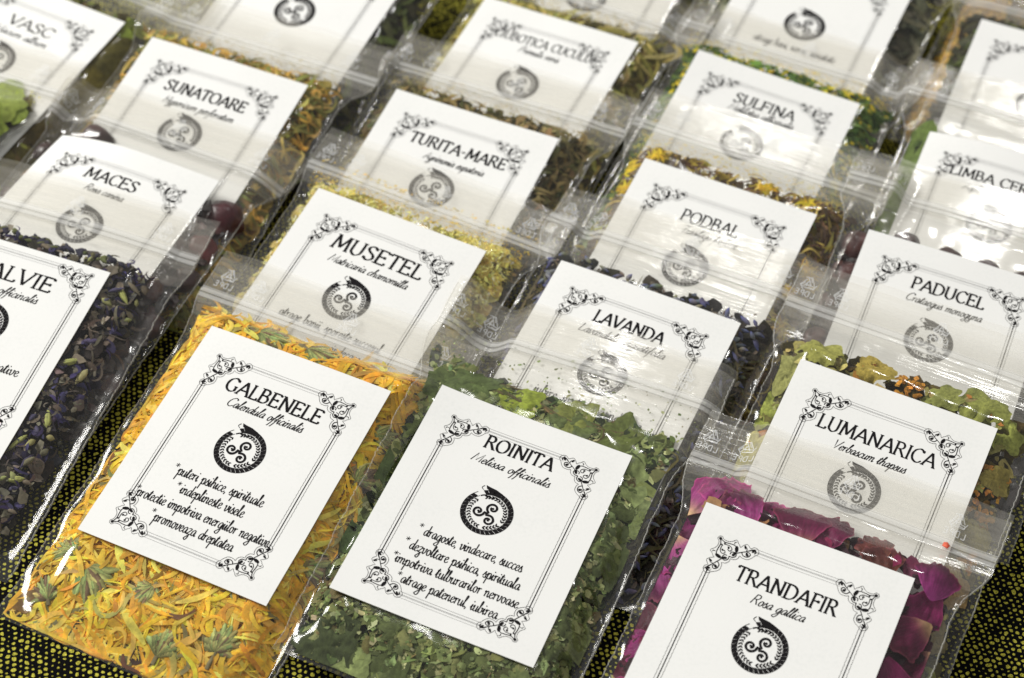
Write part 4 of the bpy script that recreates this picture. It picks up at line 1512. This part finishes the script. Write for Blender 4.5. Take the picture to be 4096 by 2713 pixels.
        for (x, y, s_, a, cc) in ((-36, 38, 15, 1.4, (148, 142, 81)), (-38, 22, 14, 2, (139, 133, 75)), (-37, 6, 14, 1, (159, 144, 93)), (-39, -12, 13, 0, (148, 133, 82)), (-38, -30, 13, 2, (139, 122, 72)), (-28, 48, 14, .3, (154, 147, 82)), (-10, 48, 15, .2, (152, 145, 75)),
                                  (14, 47, 13, .6, (139, 135, 70)), (26, 49, 20, .1, (130, 140, 70)), (36, 42, 14, 1, (139, 147, 75)), (38, 26, 12, 1, (139, 124, 75)), (38, 4, 13, .6, (135, 117, 63)), (37, -14, 14, 2, (148, 126, 75)), (37, -32, 13, 1.5, (130, 115, 63))):
            V, F, C_ = lobed_leaf_piece(b, r, x, y, s_ * .74, r.uniform(.3, 2.4), tuple(r.uniform(1.0, 1.55) * q_ for q_ in g(*cc)), ang=a, asp=r.uniform(1.1, 1.7), curl=1.8, lobes=r.randint(5, 9))
            single(b, 'mullein_leaf', V, F, C_, M_FELT, 'thick felty olive-yellow piece of mullein leaf', 'leaf', 'mullein leaf pieces in the LUMANARICA bag')
    elif kind == 'salvie':
        under_layer(b, r, acc, [(g(40, 36, 44), 3), (g(50, 44, 36), 2)])
        flakes(b, r, acc, 1300, (1.2, 5), [(g(66, 62, 98), 4), (g(118, 110, 96), 4), (g(92, 86, 76), 3), (g(142, 134, 118), 3)], dmax=4, tilt=.8, cup=.8)
        ribbons(b, r, acc, 700, (3, 8), (.4, 1.4), [(g(62, 54, 96), 3), (g(120, 112, 98), 2), (g(84, 72, 60), 2)], curl=.2, dmax=3, twist=1.2)
        blobs(b, r, acc, 150, (3, 7), (1.6, 3), [(g(158, 160, 104), 4), (g(130, 122, 100), 3), (g(78, 72, 98), 2)], ribs=5, dmax=3)
        pos = np.stack([r.uniform(-30, 34, 60), 46 + 3 * r.rand(60)], 1)
        blobs(b, r, acc, 60, (2.5, 5), (1.5, 2.6), [(g(50, 48, 66), 3), (g(100, 104, 60), 1)], pos=pos, dmax=2)
        stuff(b, 'sage_blossoms', acc, M_HERB, 'dark violet dried blossoms and grey leaf bits filling the SALVIE bag', 'dried flowers')
        for (x, y) in ((40, 36), (30, 28), (36, 6), (31, -6), (39, -16), (34, -28), (40, -40), (30, -50), (36, -56), (22, -52)):
            V, F = blob_mesh(r, r.uniform(6, 9), r.uniform(2.6, 3.4), 6, .05, 16, 10, .5)
            a = r.uniform(0, 6)
            X = x + V[:, 0] * math.cos(a) - V[:, 1] * math.sin(a)
            Y = y + V[:, 0] * math.sin(a) + V[:, 1] * math.cos(a)
            X, Y = edge_limit(b, X, Y)
            Z = clampz(b, X, Y, float(b.front(x, y)) - 1.8 + V[:, 2])
            C_ = np.repeat([g(178, 182, 108)], len(V), 0) * (1 + .2 * np.cos(6 * np.arctan2(V[:, 2], V[:, 1])))[:, None]
            single(b, 'sage_bud', np.stack([X, Y, Z], 1), F.tolist(), C_, M_HERB, 'pale green ribbed bud among the violet blossoms', 'bud', 'green buds in the SALVIE bag')
    elif kind == 'musetel':
        under_layer(b, r, acc, [(g(226, 210, 130), 3), (g(196, 182, 104), 2)])
        pal = [(g(252, 238, 150), 5), (g(244, 226, 128), 4), (g(255, 250, 206), 3), (g(206, 198, 110), 2)]
        flakes(b, r, acc, 3800, (.5, 1.9), pal, dmax=1.6, tilt=.8, M=5)
        ribbons(b, r, acc, 2200, (1.4, 4.4), (.25, .6), pal, curl=.2, dmax=1.8, K=4)
        pos = np.stack([r.uniform(-44, 44, 900), 46 + 16 * r.rand(900) ** 1.1], 1)
        flakes(b, r, acc, 900, (.4, 1.3), [(g(226, 190, 70), 3), (g(190, 170, 70), 1)], dmax=.5, pos=pos, M=5)
        stuff(b, 'chamomile_crumbs', acc, M_HERB, 'fine yellow chamomile crumbs filling the MUSETEL bag', 'dried flowers')
    elif kind == 'lavanda':
        under_layer(b, r, acc, [(g(44, 42, 40), 3), (g(60, 56, 44), 2)])
        ribbons(b, r, acc, 420, (12, 34), (.5, 1.1), [(g(120, 112, 84), 3), (g(90, 86, 56), 3), (g(70, 60, 50), 2)], curl=.012, dmax=4, twist=.3, dirp=(1.5, .6), pos=place_xy(b, r, 420, region=lambda x, y: y < 36))
        blobs(b, r, acc, 420, (3, 5.5), (1.4, 2.2), [(g(132, 134, 132), 4), (g(150, 150, 110), 2), (g(100, 98, 120), 3)], ribs=5, dmax=2.5, tip=g(96, 104, 168))
        flakes(b, r, acc, 300, (1, 3), [(g(110, 98, 86), 3), (g(84, 84, 104), 1)], dmax=3)
        stuff(b, 'lavender_sprigs', acc, M_HERB, 'lavender stems with blue-violet buds filling the LAVANDA bag', 'dried flowers')
    elif kind == 'maces':
        under_layer(b, r, acc, [(g(38, 12, 14), 3), (g(46, 26, 20), 2)], region=lambda x, y: y < 34)
        flakes(b, r, acc, 50, (3, 6), [(g(70, 20, 20), 3), (g(84, 60, 34), 1), (g(40, 14, 16), 2)], dmax=5, cup=.8, pos=place_xy(b, r, 50, region=lambda x, y: y < 34))
        ribbons(b, r, acc, 40, (5, 10), (.6, 1.4), [(g(130, 96, 56), 2), (g(60, 30, 20), 2)], dmax=3, pos=place_xy(b, r, 40, region=lambda x, y: y < 30))
        stuff(b, 'rosehip_scraps', acc, M_BERRY, 'dark red rosehip skins and brown stalk bits filling the MACES bag', 'dried fruit')
        hips = [(38, 33, 16, 1.35, (74, 22, 30)), (29, 24, 11, 2, (60, 26, 26)), (38, 17, 12, 2.5, (110, 30, 30)), (31, 12, 11, 1, (66, 22, 24)), (40, 3, 9.5, 4, (60, 24, 24)), (33, -8, 10, 2, (80, 26, 28)),
                (39, -20, 10, 1, (64, 22, 26)), (34, -34, 11, 3, (70, 22, 26)), (39, -48, 10, 1, (64, 22, 24)), (-22, 46, 12, .4, (84, 62, 58)), (-38, 36, 9, .4, (60, 34, 34)), (-37, 12, 9, 1.4, (60, 24, 24)), (28, -58, 10, .4, (70, 22, 26))]
        for i, (x, y, s_, a, cc) in enumerate(hips):
            V, F, C_ = berry_piece(b, r, x, y, s_, tuple(.75 * q_ for q_ in g(*cc)), neck=.3, ang=a, wrinkle=.09, lift=(1.0 if i == 0 else 0.0))
            single(b, 'rosehip', V, F, C_, M_BERRY, 'large glossy dark red rosehip beside the right corner of the MACES card' if i == 0 else 'shrivelled dark red rosehip in the MACES bag', 'rosehip', 'rosehips in the MACES bag')
    elif kind == 'paducel':
        under_layer(b, r, acc, [(g(44, 26, 25), 3), (g(36, 24, 22), 2)], region=lambda x, y: y < 32)
        flakes(b, r, acc, 30, (4, 7), [(g(110, 62, 58), 2), (g(60, 40, 38), 2)], dmax=4, pos=place_xy(b, r, 30, region=lambda x, y: y < 30))
        stuff(b, 'haw_scraps', acc, M_BERRY, 'brown skins lying deep in the PADUCEL bag', 'dried fruit')
        sp = [(-36, 40, 13), (-36, 26, 12), (-38, 12, 11), (-37, -4, 11), (-36, -20, 11), (-37, -36, 11), (-20, 43.5, 11.5), (-4, 42.5, 10.5), (10, 42, 10.5), (22, 41.5, 10.5), (35, 41, 10), (38, 28, 11), (38, 12, 11), (38, -4, 11), (-28, 34, 10)]
        for i, (x, y, s_) in enumerate(sp):
            V, F, C_ = berry_piece(b, r, x, y, s_, g(86, 52, 50) if x < -30 else g(66, 50, 48), neck=.15, ang=r.rand() * 6, wrinkle=.07, elong=1.25)
            single(b, 'hawthorn_berry', V, F, C_, M_BERRY, 'dark wrinkled hawthorn berry in the PADUCEL bag', 'berry', 'hawthorn berries in the PADUCEL bag')
    elif kind == 'tongue':
        under_layer(b, r, acc, [(g(80, 96, 44), 3), (g(70, 80, 40), 2)])
        stuff(b, 'fern_scraps', acc, M_HERB, 'green fern frond scraps lying deep in the LIMBA CERBULUI bag', 'dried leaves')
        for (x, y, a, L, wd, cc) in ((-37, 14, 1.5, 80, 17, (108, 128, 62)), (38, 0, 1.6, 80, 13, (104, 122, 58))):
            V, F, C_ = leaf_piece(b, r, x, y, a, L, wd, .5, g(*cc), g(*cc), cup=.15, ruffle=.2, ragged=.02, point=1, nu=40)
            single(b, 'tongue_leaf', V, F, C_, M_HERB, 'long smooth olive-green fern frond in the LIMBA CERBULUI bag', 'leaf', 'long fern fronds in the LIMBA CERBULUI bag')
    elif kind in ('big_leaf', 'yellow_leaf'):
        under_layer(b, r, acc, [(g(70, 62, 30), 3), (g(100, 96, 50), 2)])
        pal = [(g(150, 160, 70), 3), (g(120, 120, 56), 3), (g(100, 84, 44), 2)]
        flakes(b, r, acc, 400, (3, 10), pal, dmax=4)
        pos = np.stack([r.uniform(-44, 44, 260), 56 + 12 * r.rand(260)], 1)
        flakes(b, r, acc, 260, (.4, 1.1), [(g(210, 205, 80), 2)], dmax=.4, pos=pos, M=5)
        nm = 'in the bag at the left edge' if kind == 'big_leaf' else 'in the VASC bag'
        stuff(b, 'leaf_crumbs', acc, M_HERB, 'broken yellow-green leaves ' + nm, 'dried leaves')
        sp = ((30, 52, 24, (160, 176, 80)), (36, 40, 20, (150, 168, 70)), (16, 50, 20, (150, 160, 76)), (38, 16, 16, (130, 130, 60)), (36, -8, 18, (110, 96, 50)), (0, 52, 18, (150, 160, 76))) if kind == 'big_leaf' else \
            ((37, 26, 20, (96, 90, 40)), (38, 6, 20, (110, 100, 36)), (37, -16, 20, (84, 72, 32)), (38, -36, 18, (100, 92, 40)))
        for (x, y, s_, cc) in sp:
            V, F, C_ = lobed_leaf_piece(b, r, x, y, s_, .4, g(*cc), ang=r.rand() * 6, asp=1.3, curl=1.0, lobes=5)
            single(b, 'broad_leaf', V, F, C_, M_HERB, 'broad dried yellow-green leaf ' + nm, 'leaf', 'broad leaves ' + nm)
    else:
        P = {
            'sunatoare': ([(g(224, 184, 84), 4), (g(240, 204, 116), 3), (g(150, 150, 74), 4), (g(110, 104, 54), 2)], 1300, (6, 15), (.8, 1.8), .12, 'curly orange-yellow herb with green stems filling the SUNATOARE bag', 'st_johns_wort'),
            'turita': ([(g(146, 128, 82), 4), (g(116, 112, 66), 4), (g(178, 154, 100), 2), (g(66, 62, 36), 3)], 1500, (4, 14), (.7, 2.2), .05, 'brown-green shredded leaves and stalks filling the TURITA-MARE bag', 'agrimony_shreds'),
            'podbal': ([(g(200, 172, 70), 2), (g(130, 100, 72), 4), (g(96, 78, 56), 4), (g(228, 206, 110), 2)], 1500, (4, 10), (.5, 1.4), .08, 'yellow and brown coltsfoot flowers filling the PODBAL bag', 'coltsfoot_flowers'),
            'ciubotica': ([(g(182, 172, 92), 4), (g(138, 130, 60), 4), (g(214, 202, 124), 2), (g(90, 76, 36), 3)], 900, (10, 26), (1.2, 3.2), .015, 'olive and straw-coloured leaf strips filling the CIUBOTICA CUCULUI bag', 'cowslip_leaves'),
            'sulfina': ([(g(104, 132, 56), 4), (g(76, 104, 42), 4), (g(130, 152, 76), 2), (g(226, 206, 50), 2)], 1700, (3, 9), (.8, 2), .08, 'green herb with small yellow flowers filling the SULFINA bag', 'sweet_clover'),
            'dark_leaf': ([(g(78, 80, 50), 4), (g(60, 56, 40), 3), (g(110, 124, 64), 2)], 700, (6, 16), (1.5, 4), .04, '', 'green_herb'),
            'olive': ([(g(130, 124, 70), 4), (g(96, 90, 50), 3)], 500, (6, 14), (1, 3), .04, '', 'olive_herb'),
            'grey_leaf': ([(g(150, 150, 122), 4), (g(90, 90, 70), 3), (g(150, 150, 120), 2)], 420, (8, 18), (3, 6.5), .08, 'curled grey-green leaves filling the bag behind SULFINA', 'curled_leaves'),
            'seed': ([(g(222, 186, 84), 4), (g(200, 160, 66), 4), (g(130, 98, 54), 2)], 0, (1, 2), (1, 2), 0, 'tan seeds packed in the bag at the top right', 'tan_seeds'),
        }[kind]
        pal, n, Lr, wr, cu, lab, nm = P
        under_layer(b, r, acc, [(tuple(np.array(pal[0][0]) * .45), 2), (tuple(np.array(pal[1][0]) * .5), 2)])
        if n:
            ribbons(b, r, acc, n, Lr, wr, pal, curl=cu, dmax=4, twist=1.0)
            flakes(b, r, acc, n // 3, (1.5, 5), pal, dmax=4)
        if kind == 'seed':
            flakes(b, r, acc, 5200, (1.4, 2.4), pal, dmax=1.5, tilt=.7, M=5, cup=.8, pos=place_xy(b, r, 5200, region=lambda x, y: x < -20))
        if kind == 'podbal':
            for (fx, fy) in ((-38, 40), (-30, 46), (-36, 30), (38, 20), (36, 8), (39, -6), (12, 47), (28, 46)):
                pos = np.array([(fx, fy)] * 44) + r.randn(44, 2) * .8
                A = Acc()
                ribbons(b, r, acc, 44, (4, 7.5), (.5, .9), [(g(232, 204, 50), 4), (g(216, 176, 40), 2)], pos=pos, curl=.02, dmax=.8, twist=.5, K=5)
        if kind in ('podbal', 'ciubotica', 'sulfina', 'turita', 'sunatoare'):
            pos = np.stack([r.uniform(-42, 42, 300), 48 + 14 * r.rand(300) ** 1.3], 1)
            cc = g(226, 200, 80) if kind in ('podbal', 'sulfina') else g(190, 170, 100)
            ribbons(b, r, acc, 300, (.8, 3.4), (.2, .5), [(cc, 1)], pos=pos, K=4, dmax=.4, curl=.2)
        if kind == 'sulfina':
            flakes(b, r, acc, 260, (1.2, 3), [(g(232, 212, 50), 2)], dmax=1)
        if not lab:
            lab = {'top_a': 'dark green leafy herb in the bag behind SUNATOARE', 'right': 'dark green herb in the glinting bag at the right edge', 'top_b': 'olive herb in the bag behind CIUBOTICA CUCULUI'}.get(b.key, 'dried herb')
        stuff(b, nm, acc, M_PETAL if kind in ('sunatoare', 'podbal') else M_HERB, lab, 'dried herb')


BAGS = {}
for i, k in enumerate(ORDER):
    HS = hf_smoothed()
    sp = SPECS[k]
    b = build_bag(sp, 100 + i * 13)
    b.key = k
    BAGS[k] = b
    fill_bag(b, sp['fill'], 500 + i * 7)

# every lone piece is told apart by its place round the card of its bag
ORD = ['first', 'second', 'third', 'fourth', 'fifth', 'sixth', 'seventh', 'eighth', 'ninth', 'tenth', 'eleventh', 'twelfth', 'thirteenth', 'fourteenth', 'fifteenth', 'sixteenth']
WORD = {'marigold_head': 'ribbed green marigold head', 'lemon_balm_leaf': 'flat piece of green lemon balm leaf', 'dry_twig': 'thin brown twig', 'rose_petal': 'curled magenta rose petal',
        'mullein_leaf': 'felty olive mullein leaf', 'sage_bud': 'pale green ribbed bud', 'rosehip': 'dark red rosehip', 'hawthorn_berry': 'dark wrinkled hawthorn berry',
        'tongue_leaf': 'long smooth green fern frond', 'broad_leaf': 'broad yellow-green leaf'}
for k, b in BAGS.items():
    t = SPECS[k].get('print', {}).get('title')
    if not t:
        nm = {'leafbag': 'left-edge leaf bag'}.get(k)
    else:
        nm = t[0] + ' card'
    sides = {}
    for o in b.singles:
        q = (np.array(o.location) / MM - b.O) @ b.M
        sx, sy = q[0] / 33, q[1] / 41.75
        if abs(sy) > abs(sx) and sy > 0:
            sd = ('above', q[0])
        elif abs(sy) > abs(sx):
            sd = ('below', q[0])
        else:
            sd = ('right' if sx > 0 else 'left', -q[1])
        sides.setdefault((o.name.split('.')[0], sd[0]), []).append((sd[1], o))
    for (kind_, sd), lst in sides.items():
        lst.sort(key=lambda e: e[0])
        for i, (_, o) in enumerate(lst):
            if sd in ('above', 'below'):
                w_ = ('%s %s the %s, %s from the left' % (WORD[kind_], sd, nm, ORD[min(i, 15)]))
            else:
                w_ = ('%s %s of the %s, %s from the top' % (WORD[kind_], sd, nm, ORD[min(i, 15)]))
            o['label'] = w_

# a fleck of red dust caught in the zip of the TRANDAFIR bag
bt = BAGS['tran']
fv = np.array([(36, 61.4), (37.8, 61), (38.2, 62.2), (37.2, 63), (36.1, 62.6)], float)
fz = bt.front(fv[:, 0], fv[:, 1]) + 1.2
W = bt.world(fv[:, 0], fv[:, 1], fz)
top = np.concatenate([W, W - np.array([0, 0, .25])])
cc = top.mean(0)
fo = mesh_obj("red_fleck", (top - cc) * MM, [(0, 1, 2, 3, 4), (9, 8, 7, 6, 5)] + [(i, i + 5, (i + 1) % 5 + 5, (i + 1) % 5) for i in range(5)], M_PETAL, None, colors=np.repeat([(0.9, .22, .13)], 10, 0))
fo.location = cc * MM
fo['label'] = 'tiny orange-red fleck stuck in the zip above the rose petals'
fo['category'] = 'fleck'
print("objects", len(bpy.data.objects), "tris", sum(len(o.data.polygons) * 2 for o in bpy.data.objects if o.type == 'MESH'))
